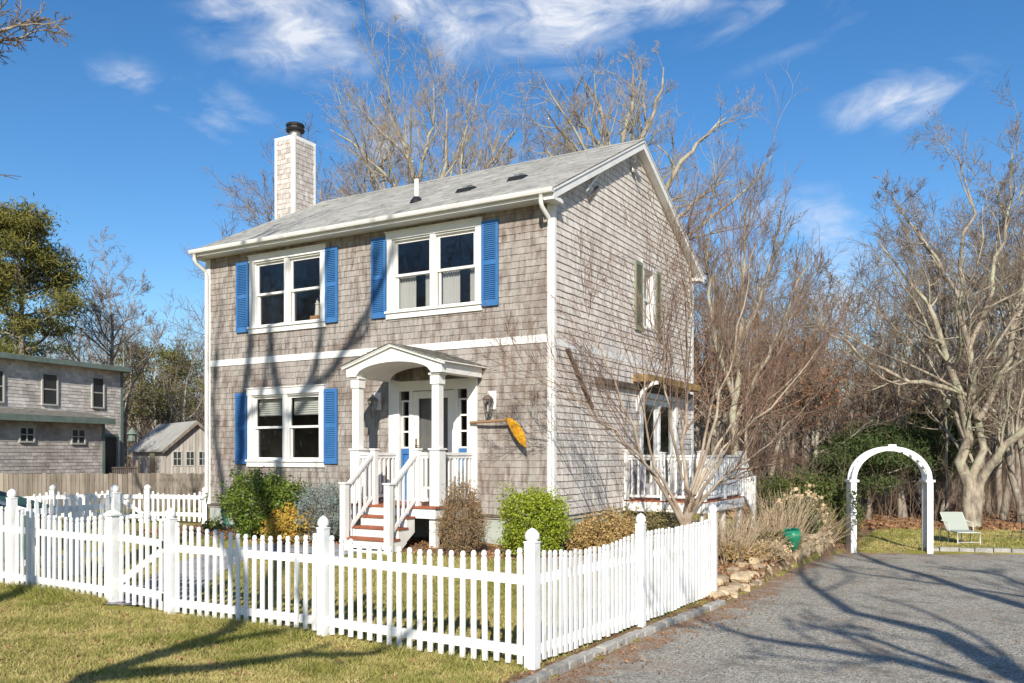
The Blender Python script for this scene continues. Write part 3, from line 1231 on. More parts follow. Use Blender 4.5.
# porch floor, skirt, posts
c = MB()
nbd = 13
for i in range(nbd):
    o = .02 + i * (1.30 / nbd)
    wbox(c, PF, 1.44, 3.36, 1.035, 1.065, o, o + 1.30 / nbd - .006, random.random())
c.build('porch_floor', M['deck'], house)
c = MB()
wbox(c, PF, 1.47, 3.33, .87, 1.034, 1.24, 1.28)
wbox(c, PF, 1.47, 1.51, .87, 1.034, .02, 1.24)
wbox(c, PF, 3.29, 3.33, .87, 1.034, .02, 1.24)
for u in (1.57, 3.23):
    wbox(c, PF, u - .06, u + .06, .2, .87, 1.1, 1.22)
c.build('porch_frame', M['white'], house)


def rail_run(name, Pa, Pb, z0a, z0b, h0, h1, nb, m=M['white']):
    """balustrade between two points (x,y); z0 walking heights, h0/h1 bottom and top rail heights"""
    r = MB()
    a = Vector((*Pa, 0)); b = Vector((*Pb, 0))
    for h, w, t in ((h0, .04, .05), (h1 - .02, .07, .045), (h1 - .07, .035, .05)):
        r.bar((a.x, a.y, z0a + h), (b.x, b.y, z0b + h), w, t)
    for i in range(nb):
        f = (i + .5) / nb
        p = a.lerp(b, f)
        z = z0a + (z0b - z0a) * f
        r.bar((p.x, p.y, z + h0 + .02), (p.x, p.y, z + h1 - .08), .034, .034, up=((b - a).normalized()))
    return r.build(name, m, house)


def L2(u, o): return (-u, -o)


rail_run('railing', L2(1.57, 1.05), L2(1.57, .07), 1.07, 1.07, .1, .87, 8)
rail_run('railing', L2(3.23, 1.05), L2(3.23, .07), 1.07, 1.07, .1, .87, 8)
rail_run('railing', L2(1.69, 1.17), L2(1.85, 1.17), 1.07, 1.07, .1, .87, 2)
rail_run('railing', L2(2.86, 1.17), L2(3.11, 1.17), 1.07, 1.07, .1, .87, 2)
for u in (1.90, 2.80):
    c = MB()
    wbox(c, PF, u - .05, u + .05, 1.06, 1.98, 1.13, 1.23)
    wbox(c, PF, u - .065, u + .065, 1.98, 2.01, 1.115, 1.245)
    c.build('newel_post', M['white'], house, bevel=.004)
    c = MB()
    wbox(c, PF, u - .055, u + .055, .3, 1.43, 1.88, 1.99)
    wbox(c, PF, u - .07, u + .07, 1.43, 1.46, 1.865, 2.005)
    c.build('newel_post', M['white'], house, bevel=.004)
    rail_run('stair_railing', L2(u, 1.88), L2(u, 1.23), .54, 1.07, .12, .87, 5)
# stairs
st = MB(); sr = MB()
for i in range(3):
    z = 1.065 - (i + 1) * .165
    o = 1.28 + i * .215
    wbox(st, PF, 1.86, 2.84, z - .03, z, o - .02, o + .235)
    wbox(sr, PF, 1.93, 2.77, z - .163, z - .031, o + .18, o + .20)
wbox(sr, PF, 1.93, 2.77, .87 + .03, 1.034, 1.281, 1.29)
st.build('stair_tread', M['deck'], house)
for u in (1.90, 2.80):
    for i in range(3):
        z = 1.065 - (i + 1) * .165
        o = 1.28 + i * .215
        sr.hexa([PF(u - .02, z - .26, o), PF(u + .02, z - .26, o), PF(u + .02, z - .40, o + .214), PF(u - .02, z - .40, o + .214),
                 PF(u - .02, z - .031, o), PF(u + .02, z - .031, o), PF(u + .02, z - .031, o + .214), PF(u - .02, z - .031, o + .214)])
wbox(sr, PF, 1.86, 2.84, .25, .38, 1.9, 1.94)
sr.build('stair_riser', M['white'], house)

# chimney chase on the far gable
ch = MB()
cu0, cu1, cv0, cv1, cz = 8.37, 8.97, 2.62, 3.36, 9.58
ch.box(-cu1 + .005, -cu0 - .005, cv0 + .005, cv1 - .005, 0, cz - .02, .5)
PCF = lambda a, z, o=0: (-a, cv0 - o, z)
PCS = lambda a, z, o=0: (-cu0 + o, a, z)
shingles(ch, PCF, cu0 + .06, cu1 - .06, 6.3, cz - .07, [], e=.12, off=.018)
shingles(ch, PCS, cv0 + .06, cv1 - .06, 6.3, cz - .07, [], e=.12, off=.018)
cho = ch.build('chimney', mat('pale chimney shingle', (.58, .535, .49), .9, col2=(.40, .35, .31), scale=9, tint=.16), house)
t_ = MB()
for P_, a0_, a1_ in ((PCF, cu0, cu1), (PCS, cv0, cv1)):
    wbox(t_, P_, a0_, a0_ + .06, 6.2, cz, 0, .022)
    wbox(t_, P_, a1_ - .06, a1_, 6.2, cz, 0, .022)
    wbox(t_, P_, a0_ + .06, a1_ - .06, cz - .07, cz, 0, .02)
t_.box(-cu1 - .02, -cu0 + .02, cv0 - .02, cv1 + .02, cz, cz + .02)
t_.build('chimney_trim', M['white'], cho)
t_ = MB()
cc = (-(cu0 + cu1) / 2, (cv0 + cv1) / 2, cz + .02)
t_.lathe(cc, [(.155, 0), (.155, .17), (.14, .19), (.14, .24)], 20)
t_.build('flue_pipe', M['metal'], cho, smooth=False)
t_ = MB()
t_.lathe((cc[0], cc[1], cc[2] + .24), [(.15, 0), (.22, .0), (.235, .03), (.22, .05), (.2, .06), (.2, .10), (.225, .115), (.23, .15), (.21, .175), (.1, .20), (.01, .205)], 20)
t_.build('flue_cap', M['black_metal'], cho)

# roof vents
def on_roof(px_u, v):
    return (-px_u, v, 6.20 + RS * (v + .35))
x_, y_, z_ = on_roof(3.36, .78)
t_ = MB(); t_.lathe((x_, y_, z_ - .05), [(.045, 0), (.045, .48), (.036, .48), (.036, .3)], 12); t_.build('vent_pipe', M['white'], house)
t_ = MB(); t_.lathe((x_, y_, z_ - .04), [(.14, 0), (.12, .05), (.06, .13), (.05, .13)], 14); t_.build('vent_flashing', M['black_metal'], house)
for (u, v) in ((2.38, 1.02), (1.42, 1.30)):
    x_, y_, z_ = on_roof(u, v)
    t_ = MB()
    t_.hexa([(x_ - .17, y_ - .13, z_ - .06), (x_ + .17, y_ - .13, z_ - .06), (x_ + .17, y_ + .13, z_ + .075), (x_ - .17, y_ + .13, z_ + .075),
             (x_ - .12, y_ - .12, z_ + .02), (x_ + .12, y_ - .12, z_ + .02), (x_ + .12, y_ + .1, z_ + .10), (x_ - .12, y_ + .1, z_ + .10)])
    t_.build('roof_vent', M['black_metal'], house)
    t_ = MB()
    t_.hexa([(x_ - .01, y_ - .11, z_ + .022), (x_ + .10, y_ - .11, z_ + .022), (x_ + .10, y_ + .08, z_ + .1), (x_ - .01, y_ + .08, z_ + .1),
             (x_ - .01, y_ - .11, z_ + .06), (x_ + .10, y_ - .11, z_ + .06), (x_ + .10, y_ + .08, z_ + .125), (x_ - .01, y_ + .08, z_ + .125)])
    t_.build('vent_hood', M['metal'], house)

# gable details: a hanging rod, its shadow as a dark bar, and a bird-shaped bracket
t_ = MB(); t_.bar((.09, 1.08, 6.54), (.09, 1.80, 7.12), .035, .035); t_.build('gable_rod_and_shadow', M['white'], house)
t_ = MB(); t_.bar((.03, 1.30, 6.42), (.03, 1.68, 6.78), .05, .05); t_.build('gable_rod_and_shadow', M['wood_dark'], house)  # dark bar modelled as the white rod's cast shadow on the gable
t_ = MB()
t_.lathe((.06, 3.34, 7.50), [(.05, 0), (.06, .05), (.05, .1)], 8)
t_.bar((.0, 3.34, 7.55), (.09, 3.34, 7.55), .03, .03)
t_.bar((.09, 3.34, 7.55), (.13, 3.52, 7.36), .05, .06)
t_.bar((.09, 3.34, 7.55), (.13, 3.22, 7.68), .05, .06)
t_.build('floodlight', M['metal'], house)

# dark bar and ledger on the side wall and the hood over the side door
t_ = MB(); t_.bar((.045, .40, 3.70), (.045, 1.42, 2.74), .05, .085, up=(1, 0, 0)); t_.build('diagonal_bar', M['wood_dark'], house)  # straight dark bar slanting down the side wall
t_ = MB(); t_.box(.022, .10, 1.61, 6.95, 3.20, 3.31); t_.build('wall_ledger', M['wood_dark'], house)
t_ = MB(); t_.box(.02, .36, 3.40, 6.7, 3.36, 3.50); t_.build('door_hood', M['ochre'], house)
for v in (3.62,):
    t_ = MB()
    pts = []
    for i in range(9):
        an = i / 8 * math.pi / 2
        pts.append((.03 + .44 * (1 - math.cos(an)), v, 2.78 + .56 * math.sin(an)))
    for i in range(8):
        t_.bar(pts[i], pts[i + 1], .07, .09, up=(0, 1, 0))
    t_.build('hood_bracket', M['old_white'], house)
d = MB()
wbox(d, PS, 3.78, 3.92, 1.05, 3.08, 0, .05)
wbox(d, PS, 5.9, 6.04, 1.05, 3.08, 0, .05)
wbox(d, PS, 3.78, 6.04, 3.08, 3.19, 0, .05)
wbox(d, PS, 4.88, 4.96, 1.05, 3.08, -.08, .03)
do = d.build('side_door_frame', M['old_white'], house)
for (a, b) in ((3.92, 4.88), (4.96, 5.9)):
    s = MB()
    t = .11
    wbox(s, PS, a, a + t, 1.06, 3.07, -.06, -.02)
    wbox(s, PS, b - t, b, 1.06, 3.07, -.06, -.02)
    wbox(s, PS, a + t, b - t, 1.06, 1.3, -.06, -.02)
    wbox(s, PS, a + t, b - t, 2.95, 3.07, -.06, -.02)
    s.build('door_leaf', M['white'], do)
    s = MB()
    s.quad(PS(a + t, 1.3, -.04), PS(b - t, 1.3, -.04), PS(b - t, 2.95, -.04), PS(a + t, 2.95, -.04))
    s.build('pane', M['glass'], do)

# side deck
c = MB()
for i in range(11):
    x = .04 + i * .145
    c.box(x, x + .138, 2.95, 5.6, 1.0, 1.03, random.random())
c.build('side_deck_floor', M['deck'], house)
c = MB()
c.box(.03, 1.66, 2.90, 2.94, .82, 1.0)
c.box(1.62, 1.66, 2.94, 5.6, .82, 1.0)
for y in (2.99, 4.3, 5.5):
    c.box(1.52, 1.61, y, y + .09, .0, .82)
c.build('side_deck_frame', M['old_white'], house)


def rail_run2(name, pa, pb, za, zb, nb, m=M['old_white']):
    o = rail_run(name, pa, pb, za, zb, .08, .87, nb, m)
    return o


rail_run2('side_railing', (.12, 2.97), (.78, 2.97), 1.03, 1.03, 5)
rail_run2('side_railing', (.86, 2.97), (1.56, 2.97), 1.03, 1.03, 5)
for (x, y, h) in ((.08, 2.97, 1.98), (.82, 2.97, 1.93), (1.61, 2.97, 1.96), (1.61, 4.25, 1.96), (1.61, 5.58, 1.96), (1.61, 6.55, 1.42), (.7, 5.58, 1.96), (.7, 6.55, 1.42)):
    c = MB()
    zb = 1.03 if h > 1.5 else .1
    c.box(x - .045, x + .045, y - .045, y + .045, zb, h)
    c.box(x - .06, x + .06, y - .06, y + .06, h, h + .025)
    c.build('deck_post', M['old_white'], house)
for (y0, y1) in ((3.03, 4.19), (4.31, 5.52)):
    c = MB()
    c.box(1.595, 1.625, y0, y1, 1.08, 1.86)
    c.box(1.57, 1.65, y0, y1, 1.86, 1.90)
    k = int((y1 - y0) / .14)
    for i in range(k):
        yy_ = y0 + .04 + i * (y1 - y0) / k
        c.box(1.625, 1.632, yy_, yy_ + .11, 1.1, 1.855)
    c.build('privacy_panel', M['old_white'], house)
rail_run2('deck_stair_railing', (1.61, 5.63), (1.61, 6.5), 1.03, .5, 5)
rail_run2('deck_stair_railing', (.7, 5.63), (.7, 6.5), 1.03, .5, 5)
c = MB()
for i in range(3):
    c.box(.74, 1.57, 5.62 + i * .27, 5.9 + i * .27, 1.0 - (i + 1) * .17, 1.03 - (i + 1) * .17)
c.build('deck_stair', M['deck'], house)


# things that hang on the wall
def HW(u, o, z):         # house frame to world
    return Vector((CX + A.x * u - B.x * o, CY + A.y * u - B.y * o, z))


def lantern(u, z, label):
    root = empty('wall_lantern', HW(u, .02, z), math.atan2(-A.y, -A.x), label, 'wall lantern', 'lanterns beside the front door')
    m = MB(); m.box(-.075, .075, -.02, .01, -.16, .16); m.build('back_plate', M['white'], root, bevel=.004)
    m = MB()
    m.tube([(0, -.02, .02), (0, -.09, .06), (0, -.15, .10), (0, -.16, .06)], .012, 8)
    m.lathe((0, -.15, -.24), [(.035, 0), (.04, .02), (.055, .03)], 8)
    m.lathe((0, -.15, .0), [(.095, 0), (.10, .015), (.06, .06), (.02, .085), (.012, .12)], 8)
    for k in range(4):
        t = math.pi / 4 + k * math.pi / 2
        m.bar((.05 * math.cos(t), -.15 + .05 * math.sin(t), -.21), (.088 * math.cos(t), -.15 + .088 * math.sin(t), 0), .012, .012)
    m.build('lantern_frame', M['pewter'], root)
    m = MB(); m.lathe((0, -.15, -.21), [(.045, 0), (.08, .205)], 8); m.build('glass', M['glass'], root)
    m = MB(); m.lathe((0, -.15, -.2), [(.012, 0), (.014, .08), (.006, .11)], 8); m.build('candle', M['white'], root)
    return root


lantern(1.16, 2.84, 'pewter lantern on white block on sunlit shingles right of the porch, above the golden sign')
lantern(3.66, 2.90, 'pewter lantern on white block in the shade between lower blue shutter and front door')

sg = empty('hanging_sign', HW(1.50, .06, 2.47), math.atan2(-A.y, -A.x), 'golden carved feather shaped sign hanging from a brown wooden rod right of the porch', 'sign')
m = MB(); m.tube([(-.06, -.05, -.01), (.35, -.10, -.0), (.80, -.13, .02)], .024, 8); m.build('rod', mat('brown rod', (.28, .17, .09), .7), sg)
m = MB()
prof = []
n = 18
Lh = .62
a3 = Vector((.74, -.15, .05)); d3 = Vector((.38, -.03, -.50)).normalized(); s3 = Vector((.80, -.25, .62)); s3 = (s3 - s3.dot(d3) * d3).normalized(); n3 = d3.cross(s3).normalized()
ringp = []
for i in range(n + 1):
    t = i / n
    w = .10 * math.sin(math.pi * min(1, (t * .97 + .05)) ** 1.15) ** .65 + .004
    ringp.append((a3 + d3 * (Lh * t) + s3 * (.035 * math.sin(t * 3.1)), w))
for i in range(n):
    (p, w), (q, x) = ringp[i], ringp[i + 1]
    for sg_ in (-1, 1):
        m.hexa([p - n3 * .012, p + s3 * (w * sg_) - n3 * .006, q + s3 * (x * sg_) - n3 * .006, q - n3 * .012,
                p + n3 * .022, p + s3 * (w * sg_) + n3 * .006, q + s3 * (x * sg_) + n3 * .006, q + n3 * .022], random.random())
m.build('carved_board', M['yellow'], sg)

hs = MB()
for k in range(5):
    pts = []
    for i in range(25):
        t = 2 * math.pi * i / 24
        pts.append(HW(7.42 + .27 * math.cos(t), .07 + .022 * k, .70 + .27 * math.sin(t) + .01 * math.sin(k * 2)))
    hs.tube(pts, .011, 6, cap=False)
tag(hs.build('garden_hose', M['hose'], smooth=True), 'teal green garden hose coiled against the left end of the house foundation', 'hose')

# lighthouse ornament and boxes seen on the upper left window sill inside
m = MB(); pz = HW(5.42, -.35, 4.56)
m.box(-.16, .16, -.1, .1, 0, .16); o = m.build('cardboard_box', mat('cardboard', (.36, .22, .10), .9)); o.location = HW(5.42, -.32, 4.52); o.rotation_euler.z = house.rotation_euler.z
tag(o, 'brown cardboard box under the lighthouse ornament inside the upper left window', 'box')
m = MB(); m.box(-.16, .16, -.1, .1, 0, .10); o = m.build('cardboard_box', mat('cardboard pale', (.38, .25, .13), .9)); o.location = HW(6.25, -.32, 4.52); o.rotation_euler.z = house.rotation_euler.z
tag(o, 'low brown cardboard box inside the leftmost upper window pane', 'box')
m = MB(); m.lathe((0, 0, 0), [(.055, 0), (.04, .22), (.055, .23), (.055, .25), (.03, .25), (.03, .31), (.005, .36)], 12)
o = m.build('lighthouse_ornament', mat('ornament paint', (.6, .6, .55), .6)); o.location = HW(5.47, -.32, 4.685)
tag(o, 'small pale lighthouse ornament standing on a box inside the upper left window', 'ornament')
# shelf that carries them (part of the house)
m = MB(); m.box(-6.9, -5.05, .16, .48, 4.48, 4.52); m.build('window_shelf', M['wood_dark'], house)
# ------------------------------------------------------------------ picket fences
def post_mesh(parent, x, y, zt, w=.095, ball=True, ang=0.0, m=None):
    z0 = gz(x, y) - .05
    mb = MB()
    h = w / 2
    mb.box(-h, h, -h, h, z0, zt - .13)
    if ball:
        mb.box(-h - .005, h + .005, -h - .005, h + .005, zt - .135, zt - .12)
        mb.lathe((0, 0, zt - .12), [(h * .95, 0), (h * .95, .016)], 14)
        k = w / .108
        mb.lathe((0, 0, zt - .105), [(.058 * k, 0), (.066 * k, .012), (.067 * k, .035), (.060 * k, .06), (.043 * k, .082), (.022 * k, .096), (.004 * k, .105)], 16)
    else:
        mb.box(-h - .02, h + .02, -h - .02, h + .02, zt - .13, zt - .10)
        mb.hexa([(-h - .01, -h - .01, zt - .10), (h + .01, -h - .01, zt - .10), (h + .01, h + .01, zt - .10), (-h - .01, h + .01, zt - .10),
                 (-.02, -.02, zt - .06), (.02, -.02, zt - .06), (.02, .02, zt - .06), (-.02, .02, zt - .06)])
    o = mb.build('fence_post', m or M['fence_white'], parent, bevel=.003)
    o.location = (x - parent.location.x, y - parent.location.y, 0)
    o.rotation_euler.z = ang
    return o


def picket(mb, p, d, nrm, z0, z1, w=.056, t=.02, tn=.5, lean=0):
    """one picket: rounded head on a short neck"""
    a = d * (w / 2); b = nrm * (t / 2)
    prof = [(1, z0), (1, z1 - .075), (.62, z1 - .058), (.95, z1 - .04), (.8, z1 - .015), (.3, z1)]
    q = []
    for (k, z) in prof:
        c = Vector((p.x, p.y, 0)) + d * (lean * (z - z0))
        q.append([c - a * k - b, c + a * k - b, c + a * k + b, c - a * k + b, z])
    for i in range(len(q) - 1):
        lo, hi = q[i], q[i + 1]
        mb.hexa([Vector((v.x, v.y, lo[4])) for v in lo[:4]] + [Vector((v.x, v.y, hi[4])) for v in hi[:4]], tn)


def bay(parent, p0, p1, h0, h1, spacing=.127, dip=.085, rails=(.14, .78), w=.052, off=.125 / 2, m=None, phase=.5, railside=1):
    """p0, p1: (x, y); h0, h1 picket top height at the ends (absolute)"""
    a = Vector((*p0, 0)); b = Vector((*p1, 0))
    d = (b - a).normalized(); L_ = (b - a).length
    nrm = Vector((-d.y, d.x, 0))
    n = max(1, int(round((L_ - 2 * off) / spacing)))
    mb = MB(); rb = MB()
    base = parent.location.copy(); base.z = 0
    for i in range(n):
        s = off + (i + phase) * (L_ - 2 * off) / n
        f = s / L_
        p = a + d * s
        zg = gz(p.x, p.y)
        zt = h0 + (h1 - h0) * f - dip * math.sin(math.pi * f) + random.uniform(-.01, .01)
        picket(mb, p - base, d, nrm, zg + .035 + random.uniform(-.01, .01), zt, w, .02, random.random(), random.uniform(-.012, .012))
    g0 = gz(a.x, a.y); g1 = gz(b.x, b.y)
    for r in rails:
        q0 = a + nrm * (.032 * railside) - base; q1 = b + nrm * (.032 * railside) - base
        rb.bar((q0.x, q0.y, g0 + r), (q1.x, q1.y, g1 + r), .04, .085)
    mb.build('picket_panel', m or M['fence_white'], parent)
    rb.build('fence_rail', m or M['fence_white'], parent)


ang = math.atan2(A.y, A.x)
F0 = (.18, 7.68)
F1 = (-1.96, 8.93)
F2 = (-4.02, 10.12)
F3 = (-4.95, 10.66)
F4 = (-6.82, 11.73)
F5 = (-8.95, 12.95)
R1 = (1.455, 9.72)
R2 = (2.79, 11.95)
fe = empty('picket_fence', (F0[0], F0[1], 0), 0, 'nearest white picket fence turning the corner between the lawn and the gravel driveway', 'fence')
post_mesh(fe, *F0, 1.25, .108, ang=ang)
post_mesh(fe, *F1, 1.27, ang=ang)
post_mesh(fe, *F2, 1.28, .105, ang=ang)
post_mesh(fe, *R1, 1.245, ang=ang)
post_mesh(fe, *R2, 1.215, .1, ang=ang)
bay(fe, F0, F1, 1.07, 1.09, railside=-1)
bay(fe, F1, F2, 1.09, 1.13, railside=-1)
bay(fe, F0, R1, 1.06, 1.04, spacing=.105)
bay(fe, R1, R2, 1.04, 1.03, spacing=.112, dip=.03)
fl = empty('picket_fence', (F4[0], F4[1], 0), 0, 'white picket fence running left from the nearer gate to the edge of the photo', 'fence')
post_mesh(fl, *F3, 1.28, .11, False, ang=ang)
post_mesh(fl, *F4, 1.44, .1, ang=ang)
post_mesh(fl, *F5, 1.5, .1, ang=ang)
bay(fl, F3, F4, 1.17, 1.20, railside=-1, spacing=.12)
bay(fl, F4, F5, 1.20, 1.3, railside=-1, spacing=.12)


def gate(a, b, h, label, spacing=.127, rails=(.2, .82), dip=.06):
    g = empty('garden_gate', (a[0], a[1], 0), 0, label, 'gate')
    av = Vector((*a, 0)); bv = Vector((*b, 0))
    d = (bv - av).normalized()
    n = Vector((-d.y, d.x, 0))
    aa = av + d * .09; bb = bv - d * .09
    bay(g, aa[:2], bb[:2], h, h, spacing, dip=-dip, rails=rails, off=.02, railside=-1)
    br = MB()
    base = av.copy()
    z0 = gz(*a); z1 = gz(*b)
    o = n * -.033
    p = aa - base + o; q = bb - base + o
    br.bar((p.x, p.y, z0 + rails[1] - .03), (q.x, q.y, z1 + rails[0] + .05), .03, .08)
    br.build('gate_brace', M['fence_white'], g)
    hg = MB()
    for zz in rails:
        hg.box(-.02, .02, -.02, .02, 0, .09)
        for i in range(-8, 0):
            hg.v[i] = tuple(Vector(hg.v[i]) + (aa - base) + n * .02 + Vector((0, 0, z0 + zz - .045)))
    hg.build('gate_hinge', M['black_metal'], g)
    return g


gate(F2, F3, 1.13, 'nearer white picket gate with diagonal brace, opening onto the front lawn')

P1 = (-6.05, 13.1)
fm = empty('picket_fence', (P1[0], P1[1], 0), 0, 'short white picket fence running back from the left front fence behind its pickets', 'fence')
post_mesh(fm, *P1, 1.45, .11, ang=ang)
bay(fm, (F4[0] + .06, F4[1] + .11), P1, 1.3, 1.32, spacing=.11, dip=.03, rails=(.3, 1.0), off=.06)
# back fence in line with the rear of the yard
BP = [(-11.6, 18.2), (-9.93, 18.6), (-8.72, 18.85), (-8.05, 19.0), (-6.78, 19.0)]
fb = empty('picket_fence', (BP[0][0], BP[0][1], 0), 0, 'farthest white picket fence with scalloped top in front of the grey board fence', 'fence')
for i, (x, y) in enumerate(BP[:3]):
    post_mesh(fb, x, y, 1.26, .11)
bay(fb, BP[0], BP[1], 1.02, 1.14, spacing=.125, dip=.1, rails=(.2, .6))
bay(fb, BP[1], BP[2], 1.14, 1.16, spacing=.125, dip=.08, rails=(.2, .6))
fc = empty('picket_fence', (BP[3][0], BP[3][1], 0), 0, 'short white picket fence between the rear gate and the left corner of the shingled house', 'fence')
post_mesh(fc, *BP[3], 1.25, .12)
post_mesh(fc, *BP[4], 1.2, .11)
bay(fc, BP[3], BP[4], 1.13, 1.12, spacing=.12, dip=.1, rails=(.2, .58))
gate(BP[2], BP[3], 1.1, 'white rear garden gate with diagonal brace in the farthest picket fence', .12, rails=(.15, .58), dip=-.06)

# grey board fence at the far left
bf = empty('board_fence', (-20, 22.3, 0), 0, 'silvery grey vertical board fence behind the far white pickets, below the neighbouring houses', 'fence')
mb = MB()
a = Vector((-20, 22.3, 0)); b = Vector((-7.4, 24.6, 0))
d = (b - a).normalized(); n = Vector((-d.y, d.x, 0))
s = 0
while s < (b - a).length:
    w = random.uniform(.10, .14)
    p = d * s; q = d * (s + w - .012)
    zt = 1.42 + random.uniform(-.02, .02)
    if s > 6.3: zt -= .03
    g_ = gz((a + p).x, (a + p).y) - .1
    mb.hexa([p - n * .01, q - n * .01, q + n * .01, p + n * .01] and [Vector((v.x, v.y, g_)) for v in (p - n * .01, q - n * .01, q + n * .01, p + n * .01)] +
            [Vector((v.x, v.y, zt - random.uniform(0, .015))) for v in (p - n * .01, q - n * .01, q + n * .01, p + n * .01)], random.random())
    s += w
mb.build('fence_boards', M['grey_wood'], bf)
rb = MB()
for zz in (.6, 1.2):
    rb.bar(n * .035 + Vector((0, 0, zz)), (b - a) + n * .035 + Vector((0, 0, zz)), .04, .08)
rb.build('fence_rail', M['grey_wood'], bf)

# low green box with a pale sloping edge behind the left fence
m = MB()
x0 = -8.6; y0 = 14.0
gb = empty('storage_box', (x0, y0, 0), R(8), 'low dark green gabled storage box with pale roof edge behind the left pickets', 'storage box')
m.hexa([(-1.3, 0, .1), (.72, 0, .1), (.72, 1.0, .1), (-1.3, 1.0, .1), (-1.3, 0, 1.6), (.72, 0, .98), (.72, 1.0, .98), (-1.3, 1.0, 1.6)])
m.build('box_body', M['shed_green'], gb)
m = MB()
m.hexa([(-1.36, -.04, 1.605), (.82, -.04, .935), (.82, 1.04, .935), (-1.36, 1.04, 1.605), (-1.36, -.04, 1.635), (.82, -.04, .965), (.82, 1.04, .965), (-1.36, 1.04, 1.635)])
m.build('box_lid', M['shed_green'], gb)
m = MB(); m.bar((-1.38, -.055, 1.635), (.84, -.055, .955), .03, .05); m.build('lid_edge', M['white'], gb)

# ------------------------------------------------------------------ stones, curb
def rock(mb, c, sx, sy, sz, rz, tn, seed):
    rr = random.Random(seed)
    nu, nv = 9, 6
    base = len(mb.v)
    ca, sa = math.cos(rz), math.sin(rz)
    ph = [rr.uniform(0, 6.28) for _ in range(6)]
    for i in range(nv + 1):
        th = math.pi * i / nv
        for j in range(nu):
            f = 2 * math.pi * j / nu
            x, y, z = math.sin(th) * math.cos(f), math.sin(th) * math.sin(f), math.cos(th)
            # squarish boulders
            k = 1 / max(abs(x), abs(y), abs(z)) ** .55
            k *= 1 + .10 * math.sin(3 * x + ph[0]) + .09 * math.sin(4 * y + ph[1]) + .09 * math.sin(4 * z + ph[2]) + rr.uniform(-.035, .035)
            x, y, z = x * k * sx, y * k * sy, z * k * sz
            mb.v.append((c[0] + x * ca - y * sa, c[1] + x * sa + y * ca, c[2] + z))
    for i in range(nv):
        for j in range(nu):
            mb.f.append((base + i * nu + j, base + (i + 1) * nu + j, base + (i + 1) * nu + (j + 1) % nu, base + i * nu + (j + 1) % nu))
            mb.t.append(tn)


def along(poly, s):
    for (p, q) in zip(poly[:-1], poly[1:]):
        l = math.dist(p, q)
        if s <= l:
            f = s / l
            return (p[0] + (q[0] - p[0]) * f, p[1] + (q[1] - p[1]) * f), math.atan2(q[1] - p[1], q[0] - p[0])
        s -= l
    return None, 0


cb = MB()
poly = [(-1.2, 4.8), (.12, 7.2), (1.26, 9.12), (2.81, 11.5)]
s = 0
while True:
    l = random.uniform(.2, .34)
    p, an = along(poly, s + l / 2)
    if p is None: break
    z = float(gdrive(p[0], p[1]))
    d = Vector((math.cos(an), math.sin(an), 0)); n_ = Vector((-d.y, d.x, 0))
    c = Vector((p[0], p[1], 0)) + n_ * .02
    hw = .055; t = (l - .012) / 2
    zt = z + .06 + random.uniform(-.012, .01)
    def q(a_, b_, z_): return tuple(c + d * (a_ * t) + n_ * (b_ * hw) + Vector((0, 0, z_)))
    j = lambda: random.uniform(-.008, .008)
    cb.hexa([q(-1, -1.1, z - .1), q(1, -1.1, z - .1), q(1, 1, z - .1), q(-1, 1, z - .1),
             q(-.98, -1, zt + j()), q(.98, -1, zt + j()), q(.98, 1, zt + j()), q(-.98, 1, zt + j())], random.random())
    s += l
o = cb.build('stone_curb', M['granite'], bevel=.012)
tag(o, 'curb of pale granite setts along the foot of the white picket fence', 'curb')

cb = MB()
poly = [(7.95, 18.85), (10.7, 18.2), (15, 17.2), (20, 16.3)]
s = .95
while True:
    l = random.uniform(.3, .42)
    p, an = along(poly, s + l / 2)
    if p is None: break
    z = float(gdrive(p[0], p[1]))
    d = Vector((math.cos(an), math.sin(an), 0)); n_ = Vector((-d.y, d.x, 0))
    c = Vector((p[0], p[1], 0))
    hw = .075; t = (l - .015) / 2
    zt = z + .11 + random.uniform(-.012, .01)
    cb.hexa([q(-1, -1, z - .1), q(1, -1, z - .1), q(1, 1, z - .1), q(-1, 1, z - .1), q(-1, -1, zt), q(1, -1, zt), q(1, 1, zt), q(-1, 1, zt)], random.random())
    s += l
o = cb.build('stone_edging', M['granite'], bevel=.01)
tag(o, 'row of flat pale stone blocks edging the driveway, right of the white arch', 'edging')

sw = MB()
poly = [(2.88, 11.7), (4.65, 14.9), (5.3, 16.0), (6.0, 17.2), (6.9, 18.35)]
s = 0; sd = 0
while True:
    l = random.uniform(.16, .32)
    p, an = along(poly, s + l / 2)
    if p is None: break
    z = float(gdrive(p[0], p[1]))
    far = max(0, min(1, (p[1] - 12.2) / 2.5))
    nn = (-math.sin(an), math.cos(an))
    if p[1] < 15.7:
        lay = 1 + int(round(2 * far))
        zc = z
        for c_ in range(lay):
            h = random.uniform(.05, .085)
            jx = random.uniform(-.04, .04)
            rock(sw, (p[0] + nn[0] * (.10 + .07 * c_ + jx), p[1] + nn[1] * (.10 + .07 * c_ + jx), zc + h * .7), l * random.uniform(.42, .6), random.uniform(.10, .15), h, an + random.uniform(-.3, .3), random.random(), sd * 7 + c_)
            zc += h * 1.5
        if random.random() < .55:
            rock(sw, (p[0] + nn[0] * .42, p[1] + nn[1] * .42, z + .06 + .2 * far), l * .42, .11, .06, random.uniform(0, 3), random.random(), sd + 900)
    else:
        l = max(l, .30)
        rock(sw, (p[0] + nn[0] * .12, p[1] + nn[1] * .12, z + .18), l * .46, .15, .22, an + random.uniform(-.12, .12), random.random(), sd)
        rock(sw, (p[0] + nn[0] * .18, p[1] + nn[1] * .18, z + .42), l * .52, .18, .05, an + random.uniform(-.15, .15), random.random(), sd + 300)
    s += l * .95; sd += 1
